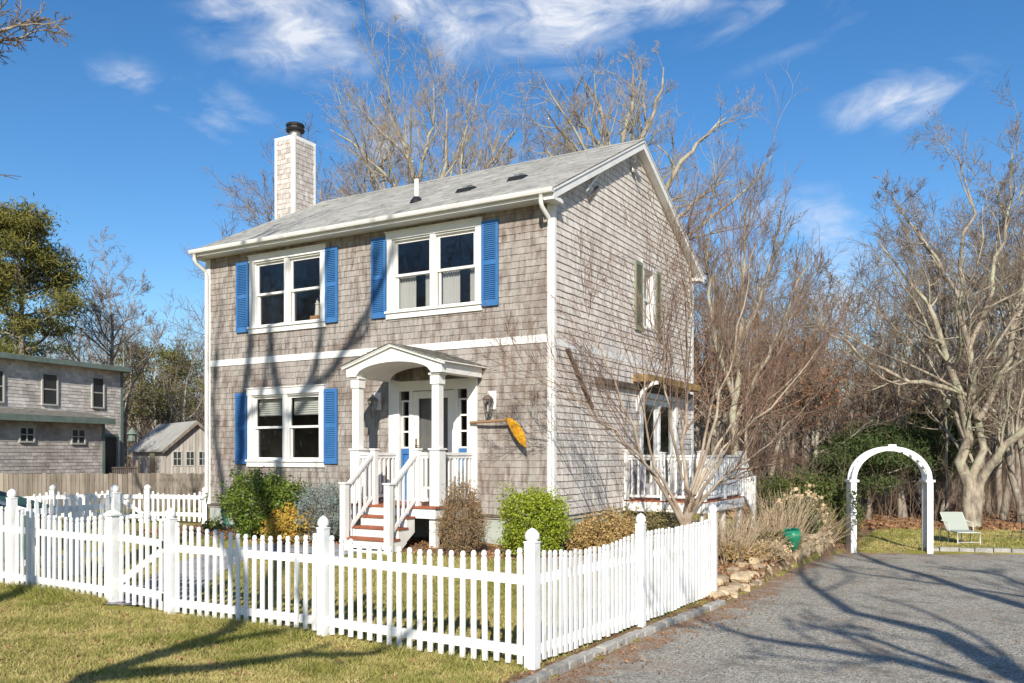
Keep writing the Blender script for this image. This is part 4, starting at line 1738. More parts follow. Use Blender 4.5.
o = sw.build('stone_wall', M['stone'], smooth=False)
tag(o, 'low dry stone retaining wall of tan boulders holding the planting bed beside the driveway', 'stone wall')

# ------------------------------------------------------------------ garden arch
ax, ay = 7.31, 18.5
ga = empty('garden_arch', (8.12, 18.5, -.2), R(-2), 'white rounded garden arch at the far end of the gravel driveway', 'garden arch')
hwid = .80
H_ = 2.30
dep = .24
for sx in (-1, 1):
    m = MB()
    for yy in (-dep / 2, dep / 2):
        m.box(sx * hwid - .06, sx * hwid + .055, yy - .022, yy + .022, -.15, 1.52)
    m.box(sx * (hwid + .058) - .008, sx * (hwid + .058) + .008, -dep / 2 - .022, dep / 2 + .022, -.15, 1.52)
    m.box(sx * hwid - .10, sx * hwid + .10, -dep / 2 - .045, dep / 2 + .045, 1.52, 1.57)
    m.build('arch_post', M['fence_white'], ga)
ns = 24
for (yy) in (-dep / 2, dep / 2):
    m = MB()
    for i in range(ns):
        t0, t1 = math.pi * i / ns, math.pi * (i + 1) / ns
        (i0, o0), (i1, o1) = [[(r * math.cos(t), 1.57 + r * .84 * math.sin(t)) for r in (hwid - .055, hwid + .05)] for t in (t0, t1)]
        m.hexa([(i0[0], yy - .02, i0[1]), (o0[0], yy - .02, o0[1]), (o0[0], yy + .02, o0[1]), (i0[0], yy + .02, i0[1]),
                (i1[0], yy - .02, i1[1]), (o1[0], yy - .02, o1[1]), (o1[0], yy + .02, o1[1]), (i1[0], yy + .02, i1[1])])
    m.build('arch_hoop', M['fence_white'], ga)
m = MB()
m.box(-.085, .085, -dep / 2 - .035, -dep / 2 - .0205, 1.57 + .615, 1.57 + .755)
m.build('keystone', M['fence_white'], ga)
m = MB()
for i in range(1, ns, 2):
    t = math.pi * i / ns
    r = hwid - .0
    m.bar((r * math.cos(t), -dep / 2 + .02, 1.57 + r * .84 * math.sin(t)), (r * math.cos(t), dep / 2 - .02, 1.57 + r * .84 * math.sin(t)), .06, .02, up=(math.cos(t), 0, math.sin(t)))
m.build('arch_slats', M['fence_white'], ga)

# green pot on the wall corner
gp = empty('green_pot', (5.12, 15.62, gz(5.0, 15.8) + .12), 0, 'shiny green rounded garden pot leaning at the corner of the stone wall', 'pot')
m = MB()
m.lathe((0, 0, 0), [(.06, 0), (.09, .03), (.13, .14), (.175, .27), (.19, .36), (.165, .41), (.15, .42), (.145, .40), (.15, .36), (.10, .12)], 22)
o = m.build('pot_body', M['pot_green'], gp, smooth=True)
gp.rotation_euler = (R(14), R(-12), 0); gp.scale = (.84, .84, .84)
m = MB(); m.lathe((0, 0, .395), [(.172, 0), (.18, .012), (.172, .026), (.155, .028), (.15, .01)], 22)
m.build('pot_rim', M['pot_green'], gp, smooth=True)

# lounge chair
lc = empty('lounge_chair', (10.6, 20.4, gz(10.6, 20.4)), R(-94), 'pale mint sling lounge chair on the grass in front of the big pale tree', 'lounge chair')
m = MB()
for y in (-.3, .3):
    m.tube([(-.55, y, .0), (-.50, y, .25), (-.42, y, .40)], .016, 6)
    m.tube([(-.42, y, .34), (.0, y, .33), (.62, y, .33)], .018, 6)
    m.tube([(-.05, y, .33), (-.50, y, .78)], .018, 6)
    m.tube([(.60, y, .33), (.63, y, .0)], .018, 6)
    m.tube([(.05, y, .33), (.02, y, .0)], .018, 6)
    m.tube([(-.35, y * 1.1, .58), (.1, y * 1.1, .54), (.16, y * 1.1, .33)], .016, 6)
m.tube([(.62, -.3, .33), (.62, .3, .33)], .018, 6)
m.tube([(.62, -.3, .08), (.62, .3, .08)], .012, 6)
m.tube([(-.50, -.3, .78), (-.50, .3, .78)], .018, 6)
lc.scale = (.84, .84, .9)
m.build('chair_frame', M['chair_frame'], lc, smooth=True)
m = MB(); m.hexa([(-.05, -.29, .335), (.6, -.29, .335), (.6, .29, .335), (-.05, .29, .335), (-.05, -.29, .345), (.6, -.29, .345), (.6, .29, .345), (-.05, .29, .345)]); m.build('seat', M['sling'], lc)
m = MB(); m.hexa([(-.05, -.29, .34), (-.05, .29, .34), (-.49, .29, .78), (-.49, -.29, .78), (-.04, -.29, .352), (-.04, .29, .352), (-.48, .29, .792), (-.48, -.29, .792)]); m.build('backrest', M['sling'], lc)
# small wire basket stand at the right edge of the lawn
wb = empty('wire_planter', (12.45, 20.9, gz(12.45, 20.9)), 0, 'dark wire plant stand on the grass at the right edge of the photo', 'plant stand')
m = MB()
for k in range(4):
    t = math.pi / 4 + k * math.pi / 2
    m.tube([(.3 * math.cos(t), .3 * math.sin(t), 0), (.22 * math.cos(t), .22 * math.sin(t), .35), (.3 * math.cos(t), .3 * math.sin(t), .62)], .008, 5)
for z, r in ((.2, .25), (.45, .25), (.62, .3)):
    m.tube([(r * math.cos(i / 12 * 6.283), r * math.sin(i / 12 * 6.283), z) for i in range(13)], .007, 5)
m.build('wire_frame', M['black_metal'], wb)
o = MB(); rock(o, (0, 0, .06), .22, .13, .09, .3, .9, 77); o = o.build('garden_stone', M['granite']); o.location = (11.75, 18.75, gz(11.75, 18.75)); tag(o, 'single pale stone lying on the grass right of the lounge chair, by the block edging', 'stone')

# ------------------------------------------------------------------ neighbouring house
ND = Vector((.371, .929, 0)).normalized()          # along the wall away from the camera
NN = Vector((ND.y, -ND.x, 0))                      # outward normal (towards the camera side)
N0 = Vector((-13.6, 30, 0))
nh = empty('neighbour_house', (N0.x, N0.y, 0), math.atan2(ND.y, ND.x), 'grey two storey shingled house with sage green trim beyond the board fence', 'house')


def PN(s, z, o=0):     # s towards the camera (negative local x)
    return (-s, -o, z)


def npx(px, py, off=0):
    t = (px - 512) / 860
    bx, by = N0.x + NN.x * off, N0.y + NN.y * off
    s = (bx - t * by) / (ND.x - t * ND.y)
    Yd = by - ND.y * s
    return s, 1.9 + (455 - py) / 860 * Yd


def nwin(px0, px1, py0, py1, off, parent, dark=False, grid=False, name='window'):
    s1, zt = npx(px0, py0, off); s0, _ = npx(px1, py0, off); _, zb = npx((px0 + px1) / 2, py1, off)
    m = MB()
    c = .05
    wbox(m, PN, s0 - c, s0, zb - c, zt + c, off + .002, off + .06)
    wbox(m, PN, s1, s1 + c, zb - c, zt + c, off + .002, off + .06)
    wbox(m, PN, s0, s1, zt, zt + c, off + .002, off + .06)
    wbox(m, PN, s0 - .03, s1 + .03, zb - c, zb, off + .002, off + .07)
    zm = (zt + zb) / 2
    if grid:
        wbox(m, PN, (s0 + s1) / 2 - .02, (s0 + s1) / 2 + .02, zb, zt, off + .02, off + .05)
        wbox(m, PN, s0, s1, zm - .015, zm + .015, off + .021, off + .052)
    w = m.build(name, mat('neighbour trim', (.42, .42, .38), .7) if 'ntrim' not in M else M['ntrim'], parent)
    g = MB()
    wbox(g, PN, s0, s1, zb, zt, off + .026, off + .032)
    g.build('pane', M['npane'], w)
    if not grid:
        g = MB(); wbox(g, PN, s0, s1, zm - .02, zm + .02, off + .033, off + .042); g.build('sash_rail', M['grey_shingle_dark'], w)
    return w


M['ntrim'] = mat('neighbour window trim', (.42, .42, .38), .7)
M['npane'] = mat('dark window pane', (.03, .035, .04), .08, spec=.8)
SL = 16.0
nb_ = MB()
PNs = PN
shingles(nb_, PN, .1, SL, 2.2, 4.80, [], e=.105, off=.02, wmin=.1, wmax=.24)
shingles(nb_, PN, .1, 1.35, .2, 2.2, [], e=.105, off=.02, wmin=.1, wmax=.24)
nb_.box(-SL, 0, .0, 7, 0, 4.80)
nb_.build('upper_wall', M['grey_shingle'], nh)
LOFF = .9
s_l, _ = npx(104, 440, LOFF)
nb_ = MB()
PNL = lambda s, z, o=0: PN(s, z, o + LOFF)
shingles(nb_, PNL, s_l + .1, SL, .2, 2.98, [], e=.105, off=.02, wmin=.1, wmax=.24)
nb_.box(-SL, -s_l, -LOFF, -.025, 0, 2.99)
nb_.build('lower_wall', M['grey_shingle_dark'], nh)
m = MB()
m.hexa([PN(s_l - .15, 2.93, LOFF + .3), PN(SL, 2.93, LOFF + .3), PN(SL, 3.1, .03), PN(s_l - .15, 3.1, .03), PN(s_l - .15, 3.08, LOFF + .3), PN(SL, 3.08, LOFF + .3), PN(SL, 3.32, .03), PN(s_l - .15, 3.32, .03)])
m.build('lower_roof', M['porch_roof'], nh)
m = MB(); wbox(m, PN, s_l - .16, SL, 2.90, 3.09, LOFF + .3, LOFF + .34)
wbox(m, PN, -.08, SL, 4.78, 4.93, .30, .33)
wbox(m, PN, -.11, -.08, 4.78, 4.93, -7.3, .33)
wbox(m, PN, -.02, .1, .2, 4.8, -.02, .035)
wbox(m, PN, s_l - .01, s_l + .1, .2, 2.92, LOFF - .02, LOFF + .035)
m.build('green_trim', M['green_trim'], nh)
m = MB(); m.hexa([PN(-.10, 4.80, .30), PN(SL, 4.80, .30), PN(SL, 5.0, -7.3), PN(-.10, 5.0, -7.3), PN(-.10, 4.94, .32), PN(SL, 4.94, .32), PN(SL, 5.35, -7.3), PN(-.10, 5.35, -7.3)])
m.build('roof', M['roof'], nh)
nwin(42, 56, 374, 404, 0, nh)
nwin(92, 102.5, 378, 407, 0, nh)
nwin(-12, 2, 370, 401, 0, nh)
nwin(19.5, 32.5, 428, 441, LOFF, nh, grid=True)
nwin(71.5, 83.5, 430, 443, LOFF, nh, grid=True)
s0, zt = npx(115, 437); s1, _ = npx(104.5, 437)
m = MB(); wbox(m, PN, s0, s1, .3, zt, .003, .03); m.build('door', M['npane'], nh)
m = MB(); wbox(m, PN, s0 - .08, s0, .3, zt + .08, .003, .05); wbox(m, PN, s1, s1 + .08, .3, zt + .08, .003, .05); wbox(m, PN, s0, s1, zt, zt + .08, .003, .05); m.build('door_frame', M['green_trim'], nh)
m = MB()
wbox(m, PN, .0, 1.2, 1.45, 1.5, .75, .8)
for i in range(14): wbox(m, PN, .0 + i * .088, .04 + i * .088, .9, 1.45, .76, .79)
wbox(m, PN, .0, .1, .2, 1.7, .72, .82)
m.build('porch_railing', M['grey_wood'], nh)
m = MB(); m.lathe((-7.0, 2.0, 5.0), [(.06, 0), (.06, .75)], 8); m.lathe((-9.0, 2.2, 5.0), [(.05, 0), (.05, .7)], 8); m.build('vent_pipe', M['white'], nh)
m = MB(); m.lathe((.25, -.2, 2.35), [(.03, 0), (.12, .02), (.14, .05), (.12, .25), (.19, .28), (.0, .52)], 8); m.build('porch_lamp', M['green_trim'], nh)

# small gabled outbuilding
K = Vector((-16.85, 42, 0))
gd_ = Vector((.8, .6, 0)); sd_ = Vector((-.6, .8, 0))
ob = empty('garden_shed', (K.x, K.y, 0), math.atan2(.6, .8), 'small grey board shed with a pale gabled roof behind the board fence', 'shed')
m = MB(); GW, GL = 2.75, 6.6; ze_, zr = 2.28, 3.52
m.box(0, GW, 0.001, GL, 0, ze_)
m.poly([(0, 0, ze_), (GW, 0, ze_), (GW / 2, 0, zr)]); m.poly([(GW, GL, ze_), (0, GL, ze_), (GW / 2, GL, zr)])
nbd = 18
for i in range(nbd):
    xa, xb = GW * i / nbd, GW * (i + 1) / nbd - .015
    f = lambda x: ze_ + (zr - ze_) * (1 - abs(x - GW / 2) / (GW / 2))
    m.hexa([(xa, -.02, 0), (xb, -.02, 0), (xb, -.001, 0), (xa, -.001, 0), (xa, -.02, f(xa)), (xb, -.02, f(xb)), (xb, -.001, f(xb)), (xa, -.001, f(xa))], random.random())
for i in range(30):
    ya, yb = GL * i / 30, GL * (i + 1) / 30 - .015
    m.box(-.02, -.001, ya, yb, 0, ze_, random.random())
m.build('shed_wall', M['shed_board'], ob)
m = MB()
for s in (0, 1):
    xe = -.25 if s == 0 else GW + .25
    ze2 = ze_ - .25 * (zr - ze_) / (GW / 2)
    m.hexa([(xe, -.25, ze2), (GW / 2, -.25, zr), (GW / 2, GL + .2, zr), (xe, GL + .2, ze2), (xe, -.25, ze2 + .09), (GW / 2, -.25, zr + .09), (GW / 2, GL + .2, zr + .09), (xe, GL + .2, ze2 + .09)])
m.build('shed_roof', M['roof'], ob)
m = MB()
m.hexa([(-.27, -.275, ze_ - .32), (-.27, -.251, ze_ - .32), (GW / 2, -.251, zr - .1), (GW / 2, -.275, zr - .1), (-.27, -.275, ze_ - .15), (-.27, -.251, ze_ - .15), (GW / 2, -.251, zr + .09), (GW / 2, -.275, zr + .09)])
m.hexa([(GW + .27, -.275, ze_ - .32), (GW + .27, -.251, ze_ - .32), (GW / 2, -.251, zr - .1), (GW / 2, -.275, zr - .1), (GW + .27, -.275, ze_ - .15), (GW + .27, -.251, ze_ - .15), (GW / 2, -.251, zr + .09), (GW / 2, -.275, zr + .09)])
m.build('rake_board', M['grey_wood'], ob)
for i in range(4):
    x0 = .25 + i * .62
    f = MB()
    for (a_, b_, c_, d__) in ((x0, x0 + .05, 1.35, 2.1), (x0 + .4, x0 + .45, 1.35, 2.1), (x0 + .05, x0 + .4, 2.05, 2.1), (x0 + .05, x0 + .4, 1.35, 1.4), (x0 + .21, x0 + .24, 1.4, 2.05), (x0 + .05, x0 + .4, 1.7, 1.73)):
        f.box(a_, b_, -.05, -.021, c_, d__)
    fo = f.build('window', M['ntrim'], ob)
    g = MB(); g.box(x0 + .05, x0 + .4, -.035, -.0205, 1.4, 2.05); g.build('pane', M['npane'], fo)
m = MB(); m.box(-.04, -.021, 2.1, 3.1, .1, 2.0); m.build('door', M['npane'], ob)
# ------------------------------------------------------------------ vegetation
def norm(a):
    return a / np.maximum(np.linalg.norm(a, axis=-1, keepdims=True), 1e-9)


def grow_pts(start, dirs, lens, n, wander, up, rg):
    N_ = len(start)
    P = np.zeros((N_, n, 3))
    P[:, 0] = start
    d = norm(dirs)
    step = (lens / (n - 1))[:, None]
    for i in range(1, n):
        d = norm(d + rg.normal(0, wander, (N_, 3)) + np.array([0, 0, up]))
        P[:, i] = P[:, i - 1] + d * step
    return P


def children(P, Rr, kids, ang, angsd, lratio, rratio, tmin, lens, rg, lmin=.05):
    N_, n, _ = P.shape
    idx = np.repeat(np.arange(N_), kids)
    t = rg.uniform(tmin, 1.0, len(idx))
    f = t * (n - 1)
    i0 = np.minimum(f.astype(int), n - 2)
    fr = (f - i0)[:, None]
    p = P[idx, i0] * (1 - fr) + P[idx, i0 + 1] * fr
    tan = norm(P[idx, i0 + 1] - P[idx, i0])
    r = Rr[idx, i0] * (1 - fr[:, 0]) + Rr[idx, i0 + 1] * fr[:, 0]
    rand = norm(rg.normal(0, 1, (len(idx), 3)))
    side = norm(np.cross(tan, rand))
    a = np.radians(rg.normal(ang, angsd, len(idx)))[:, None]
    d = tan * np.cos(a) + side * np.sin(a)
    L = lens[idx] * lratio * (1.15 - .6 * t) * rg.uniform(.6, 1.25, len(idx))
    L = np.maximum(L, lmin)
    return p, d, L, np.minimum(r * rratio, L * .017 + .003)


def tubes(P, Rr, k):
    N_, n, _ = P.shape
    T = np.zeros_like(P)
    T[:, 1:-1] = P[:, 2:] - P[:, :-2]
    T[:, 0] = P[:, 1] - P[:, 0]
    T[:, -1] = P[:, -1] - P[:, -2]
    T = norm(T)
    main = norm(P[:, -1] - P[:, 0])
    ref = np.where(np.abs(main[:, 2:3]) > .8, np.array([[1., 0, 0]]), np.array([[0, 0, 1.]]))[:, None, :]
    a = norm(np.cross(T, np.broadcast_to(ref, T.shape)))
    b = np.cross(T, a)
    th = np.arange(k) * 2 * np.pi / k
    V_ = P[:, :, None, :] + (a[:, :, None, :] * np.cos(th)[None, None, :, None] + b[:, :, None, :] * np.sin(th)[None, None, :, None]) * Rr[:, :, None, None]
    V_ = V_.reshape(-1, 3)
    base = (np.arange(N_) * n * k)[:, None, None]
    ii = np.arange(n - 1)[None, :, None] * k
    j = np.arange(k)[None, None, :]
    j1 = (j + 1) % k
    F_ = np.stack([base + ii + j, base + ii + j1, base + ii + k + j1, base + ii + k + j], -1).reshape(-1, 4)
    return V_, F_


def merge(parts):
    Vs, Fs, o = [], [], 0
    for v, f in parts:
        Vs.append(v); Fs.append(f + o); o += len(v)
    return np.concatenate(Vs), np.concatenate(Fs)


def resample(poly, rad, n):
    poly = np.array(poly, float)
    d = np.r_[0, np.cumsum(np.linalg.norm(np.diff(poly, axis=0), axis=1))]
    s = np.linspace(0, d[-1], n)
    P = np.stack([np.interp(s, d, poly[:, i]) for i in range(3)], -1)
    # round the corners a little
    for _ in range(2):
        P[1:-1] = (P[:-2] + 2 * P[1:-1] + P[2:]) / 4
    return P, np.interp(s, d, rad), d[-1]


def make_tree(name, base, levels, seed, limbs=None, height=10, r0=.2, lean=(0, 0), label=None, cat='tree', group=None, bark='bark', twig='twig',
              trunk_levels=1, wander0=.05, n0=12, leaves=None, leafmat=None, rz=0, crown_name='crown', crook=.10, lscale=1.0, hscale=1.0):
    """levels: dicts kids, ang, sd, lr, rr, tmin, w, up, n, k"""
    rg = np.random.default_rng(seed)
    root = empty(name, base, rz, label, cat, group)
    tr, cr = [], []
    root.scale = (hscale, hscale, hscale)
    if limbs is None:
        P = grow_pts(np.array([[0, 0, -.1]]), np.array([[lean[0], lean[1], 1.0]]), np.array([height]), n0, wander0, .05, rg)
        Rr = (r0 * (1 - np.linspace(0, 1, n0) ** 1.1 * .88))[None]
        Rr[:, 0] *= 1.35
        lens = np.array([height])
        tr.append(tubes(P, Rr, 8))
        parents = [(P, Rr, lens)]
    else:
        n0 = max(14, n0)
        Ps, Rs_, Ls = [], [], []
        for poly, rad in limbs:
            p, r, l = resample([np.array(q) - np.array(base) for q in poly], None or np.interp(np.linspace(0, 1, len(poly)), np.linspace(0, 1, len(rad)), rad), n0)
            p = p + rg.normal(0, crook * l / n0, p.shape) * np.minimum(1, np.linspace(0, 3, n0))[:, None]
            Ps.append(p); Rs_.append(r * lscale); Ls.append(l)
        P, Rr, lens = np.array(Ps), np.array(Rs_), np.array(Ls)
        # interpolate radii by arclength was done above
        tr.append(tubes(P, Rr, 9))
    cur = (P, Rr, lens)
    tips = []
    for li, lv in enumerate(levels):
        p, d, L, r = children(*cur[:2], lv['kids'], lv['ang'], lv.get('sd', 12), lv['lr'], lv.get('rr', .55), lv.get('tmin', .25), cur[2], rg)
        if lv.get('lmax'): L = np.minimum(L, lv['lmax'])
        n = lv.get('n', 5)
        PP = grow_pts(p, d, L, n, lv.get('w', .15), lv.get('up', .04), rg)
        taper = 1 - np.linspace(0, 1, n) * .8
        RR = np.maximum(r[:, None] * taper[None], lv.get('rmin', .004))
        (tr if li < trunk_levels else cr).append(tubes(PP, RR, lv.get('k', 4)))
        cur = (PP, RR, L)
    V_, F_ = merge(tr)
    np_mesh('trunk', V_, F_, M[bark], root, smooth=True)
    if cr:
        V_, F_ = merge(cr)
        np_mesh(crown_name, V_, F_, M[twig], root)
    if leaves:
        cnt, size, region = leaves
        PP = cur[0]
        sel = rg.integers(0, len(PP), cnt)
        c = PP[sel, -1] + rg.normal(0, .1, (cnt, 3))
        if region is not None:
            keep = (c[:, 2] < region[1]) & (c[:, 2] > region[0])
            c = c[keep]
        V_, F_ = leaf_quads(c, size, rg)
        np_mesh('leaves', V_, F_, M[leafmat], root, tint=rg.random(len(F_)))
    return root


def leaf_quads(c, size, rg, aspect=1.0, updir=None):
    n = len(c)
    a = norm(rg.normal(0, 1, (n, 3)))
    if updir is not None: a = norm(a + np.array(updir))
    b = norm(np.cross(a, rg.normal(0, 1, (n, 3))))
    s = size * rg.uniform(.6, 1.3, (n, 1))
    u = a * s / 2; v = b * s / 2 * aspect
    V_ = np.stack([c - u, c + v * .9 + u * .1, c + u, c - v * .9 + u * .1], 1).reshape(-1, 3)
    F_ = np.arange(n * 4).reshape(n, 4)
    return V_, F_


def px(x, y, Yd):
    return ((x - 512) / 860 * Yd, Yd, 1.9 + (455 - y) / 860 * Yd)


def pl(Yd, *pts):
    out = []
    for q in pts:
        yd = q[2] if len(q) > 2 else Yd
        out.append(px(q[0], q[1], yd))
    return out


FINE = [dict(kids=10, ang=40, lr=.45, rr=.55, tmin=.2, w=.15, up=.05, n=8, k=5, rmin=.006),
        dict(kids=7, ang=40, lr=.5, rr=.6, tmin=.2, w=.18, up=.05, n=6, k=4, rmin=.005),
        dict(kids=6, ang=42, lr=.56, rr=.6, tmin=.15, w=.18, up=.05, n=5, k=3, rmin=.004),
        dict(kids=4, ang=36, lr=.62, rr=.6, tmin=.1, w=.14, up=.05, n=4, k=3, rmin=.0032)]
AIRY = [dict(kids=9, ang=38, lr=.5, rr=.5, tmin=.2, w=.13, up=.07, n=8, k=5, rmin=.006),
        dict(kids=6, ang=38, lr=.52, rr=.6, tmin=.2, w=.16, up=.06, n=6, k=4, rmin=.005),
        dict(kids=5, ang=38, lr=.6, rr=.6, tmin=.15, w=.15, up=.07, n=5, k=3, rmin=.004),
        dict(kids=3, ang=32, lr=.65, rr=.6, tmin=.1, w=.12, up=.08, n=4, k=3, rmin=.003)]

# --- big pale tree at the right, behind the lounge chair
Yb = 24.5
base = px(972, 531, Yb); base = (base[0], base[1], gz(base[0], base[1]))
limbs = [
    (pl(Yb, (972, 535), (968, 508), (966, 485), (968, 468), (966, 440), (965, 405), (960, 370), (945, 330), (925, 300), (900, 270), (880, 240)), [.42, .29, .27, .26, .2, .19, .15, .12, .09, .05, .02]),
    (pl(Yb, (974, 530), (974, 500), (976, 478), (990, 460, 24.2), (1008, 440, 23.8), (1030, 425, 23.5), (1060, 400, 23), (1090, 350, 22.5)), [.3, .3, .22, .17, .16, .15, .13, .08]),
    (pl(Yb, (970, 500), (974, 475), (982, 452), (978, 420), (976, 385), (968, 350), (960, 300), (962, 250), (965, 200), (960, 160)), [.25, .2, .17, .16, .15, .13, .11, .08, .05, .02]),
    (pl(Yb, (978, 420), (1000, 380), (1012, 345), (1020, 300), (1035, 260), (1050, 210)), [.14, .13, .12, .10, .07, .03]),
    (pl(Yb, (966, 395), (945, 385), (915, 382), (885, 372), (850, 350), (820, 325), (815, 300)), [.10, .11, .10, .08, .06, .045, .02]),
    (pl(Yb, (968, 350), (985, 310), (1000, 250), (1010, 190), (1012, 150)), [.12, .1, .08, .05, .02]),
    (pl(Yb, (960, 300), (935, 255), (905, 215), (890, 190)), [.09, .07, .04, .015]),
    (pl(Yb, (966, 440), (950, 400, 25), (925, 360, 25.4), (900, 330, 25.8), (862, 300, 26)), [.10, .09, .07, .05, .02]),
]
make_tree('bare_tree', base, FINE, 11, limbs=limbs, crook=.17, lscale=.64, label='big pale barked bare tree forking low above the lounge chair at the right', bark='bark_pale', twig='twig', trunk_levels=2)

# --- trees over the roof
Yb = 29
base = px(432, 470, Yb); base = (base[0], base[1], .2)
limbs = [
    (pl(Yb, (425, 470), (428, 300), (424, 240), (420, 190), (412, 145), (400, 120), (385, 95), (378, 78)), [.24, .17, .13, .12, .10, .07, .05, .02]),
    (pl(Yb, (424, 240), (410, 200), (402, 175), (375, 150), (350, 125), (325, 110)), [.1, .08, .07, .05, .035, .015]),
    (pl(Yb, (418, 180), (422, 140), (432, 115), (436, 85), (433, 62)), [.09, .07, .05, .035, .015]),
    (pl(Yb, (412, 145), (398, 130), (366, 100), (348, 85)), [.06, .045, .03, .012]),
]
make_tree('bare_tree', base, AIRY, 21, hscale=.95, lscale=.95, limbs=limbs, label='bare grey tree rising behind the roof just right of the shingled chimney', bark='bark_pale', twig='twig_red', trunk_levels=2)
base = px(478, 470, Yb); base = (base[0], base[1], .2)
limbs = [
    (pl(Yb, (470, 470), (462, 320), (460, 240), (470, 195), (480, 165), (486, 150), (476, 128), (480, 105), (490, 85)), [.2, .15, .11, .10, .09, .08, .06, .04, .015]),
    (pl(Yb, (486, 155), (500, 130), (520, 115), (540, 95)), [.06, .05, .035, .012]),
]
YB2 = 31
make_tree('bare_tree', base, AIRY, 22, hscale=.95, lscale=.8, limbs=[
    (pl(YB2, (395, 470), (388, 320), (380, 230), (376, 190), (372, 140), (378, 105)), [.18, .13, .1, .08, .05, .02]),
    (pl(YB2, (376, 190), (366, 165), (372, 150), (384, 140), (392, 110)), [.08, .07, .06, .045, .015])], label='dark crooked bare stem between the two trees behind the roof ridge', bark='bark', twig='twig_red', trunk_levels=2)
limbs = [
    (pl(Yb, (440, 470), (438, 330), (445, 240), (446, 190), (430, 150), (437, 120), (445, 95), (450, 75)), [.22, .16, .12, .09, .08, .06, .04, .015]),
    (pl(Yb, (445, 240), (460, 195), (482, 160), (492, 135), (505, 115), (520, 102)), [.11, .09, .07, .05, .035, .015]),
    (pl(Yb, (446, 190), (460, 150), (462, 115), (466, 90)), [.08, .06, .04, .015]),
    (pl(Yb, (482, 160), (500, 150), (516, 132)), [.05, .035, .015]),
]
make_tree('bare_tree', base, AIRY, 23, hscale=.93, lscale=.95, limbs=limbs, label='spreading bare tree behind the middle of the roof ridge above the white vent pipe', bark='bark_pale', twig='twig_red', trunk_levels=2)
Yb = 27
base = px(628, 470, Yb); base = (base[0], base[1], .2)
limbs = [
    (pl(Yb, (628, 470), (626, 300), (618, 180), (614, 130), (605, 95), (592, 70), (585, 45)), [.3, .22, .16, .12, .08, .05, .02]),
    (pl(Yb, (622, 180), (632, 130), (650, 90), (664, 55), (668, 30)), [.15, .12, .08, .05, .02]),
    (pl(Yb, (618, 150), (624, 100), (636, 60), (634, 28)), [.12, .09, .06, .02]),
    (pl(Yb, (614, 130), (590, 105), (572, 80), (560, 60)), [.09, .06, .04, .015]),
    (pl(Yb, (626, 220), (670, 165), (690, 125), (720, 95), (735, 85)), [.14, .1, .08, .045, .015]),
    (pl(Yb, (620, 200), (596, 150), (570, 115), (548, 95), (540, 75)), [.12, .08, .06, .04, .015]),
    (pl(Yb, (626, 240), (580, 180), (556, 140), (540, 118)), [.1, .07, .05, .02]),
    (pl(Yb, (628, 260), (672, 200), (705, 170), (738, 150)), [.12, .08, .05, .015]),
]
make_tree('bare_tree', base, AIRY, 31, hscale=.92, lscale=.95, limbs=limbs, label='tallest wide crowned bare tree rising behind the gable peak of the house', bark='bark_pale', twig='twig_red', trunk_levels=2)

# --- trees right of the house
Yb = 25
base = (px(735, 470, Yb)[0], Yb, .0)
limbs = [
    (pl(Yb, (735, 480), (733, 400), (740, 330), (745, 260), (748, 200)), [.2, .16, .12, .07, .02]),
    (pl(Yb, (734, 400), (712, 330), (706, 260), (712, 205)), [.12, .09, .06, .02]),
    (pl(Yb, (738, 350), (765, 290), (775, 240), (785, 205)), [.1, .07, .05, .015]),
    (pl(Yb, (735, 420), (770, 350), (795, 290), (812, 255)), [.1, .08, .05, .015]),
]
UPR = [dict(kids=13, ang=26, sd=8, lr=.4, rr=.5, tmin=.2, w=.08, up=.12, n=7, k=4, rmin=.007),
       dict(kids=7, ang=28, sd=10, lr=.5, rr=.6, tmin=.15, w=.1, up=.1, n=6, k=3, rmin=.005),
       dict(kids=6, ang=28, sd=10, lr=.5, rr=.6, tmin=.1, w=.12, up=.08, n=5, k=3, rmin=.0038)]
make_tree('bare_tree', base, UPR, 41, lscale=.6, limbs=limbs, label='dense bare tree with fine upswept twigs directly right of the house gable', bark='bark_pale', twig='twig', trunk_levels=1)

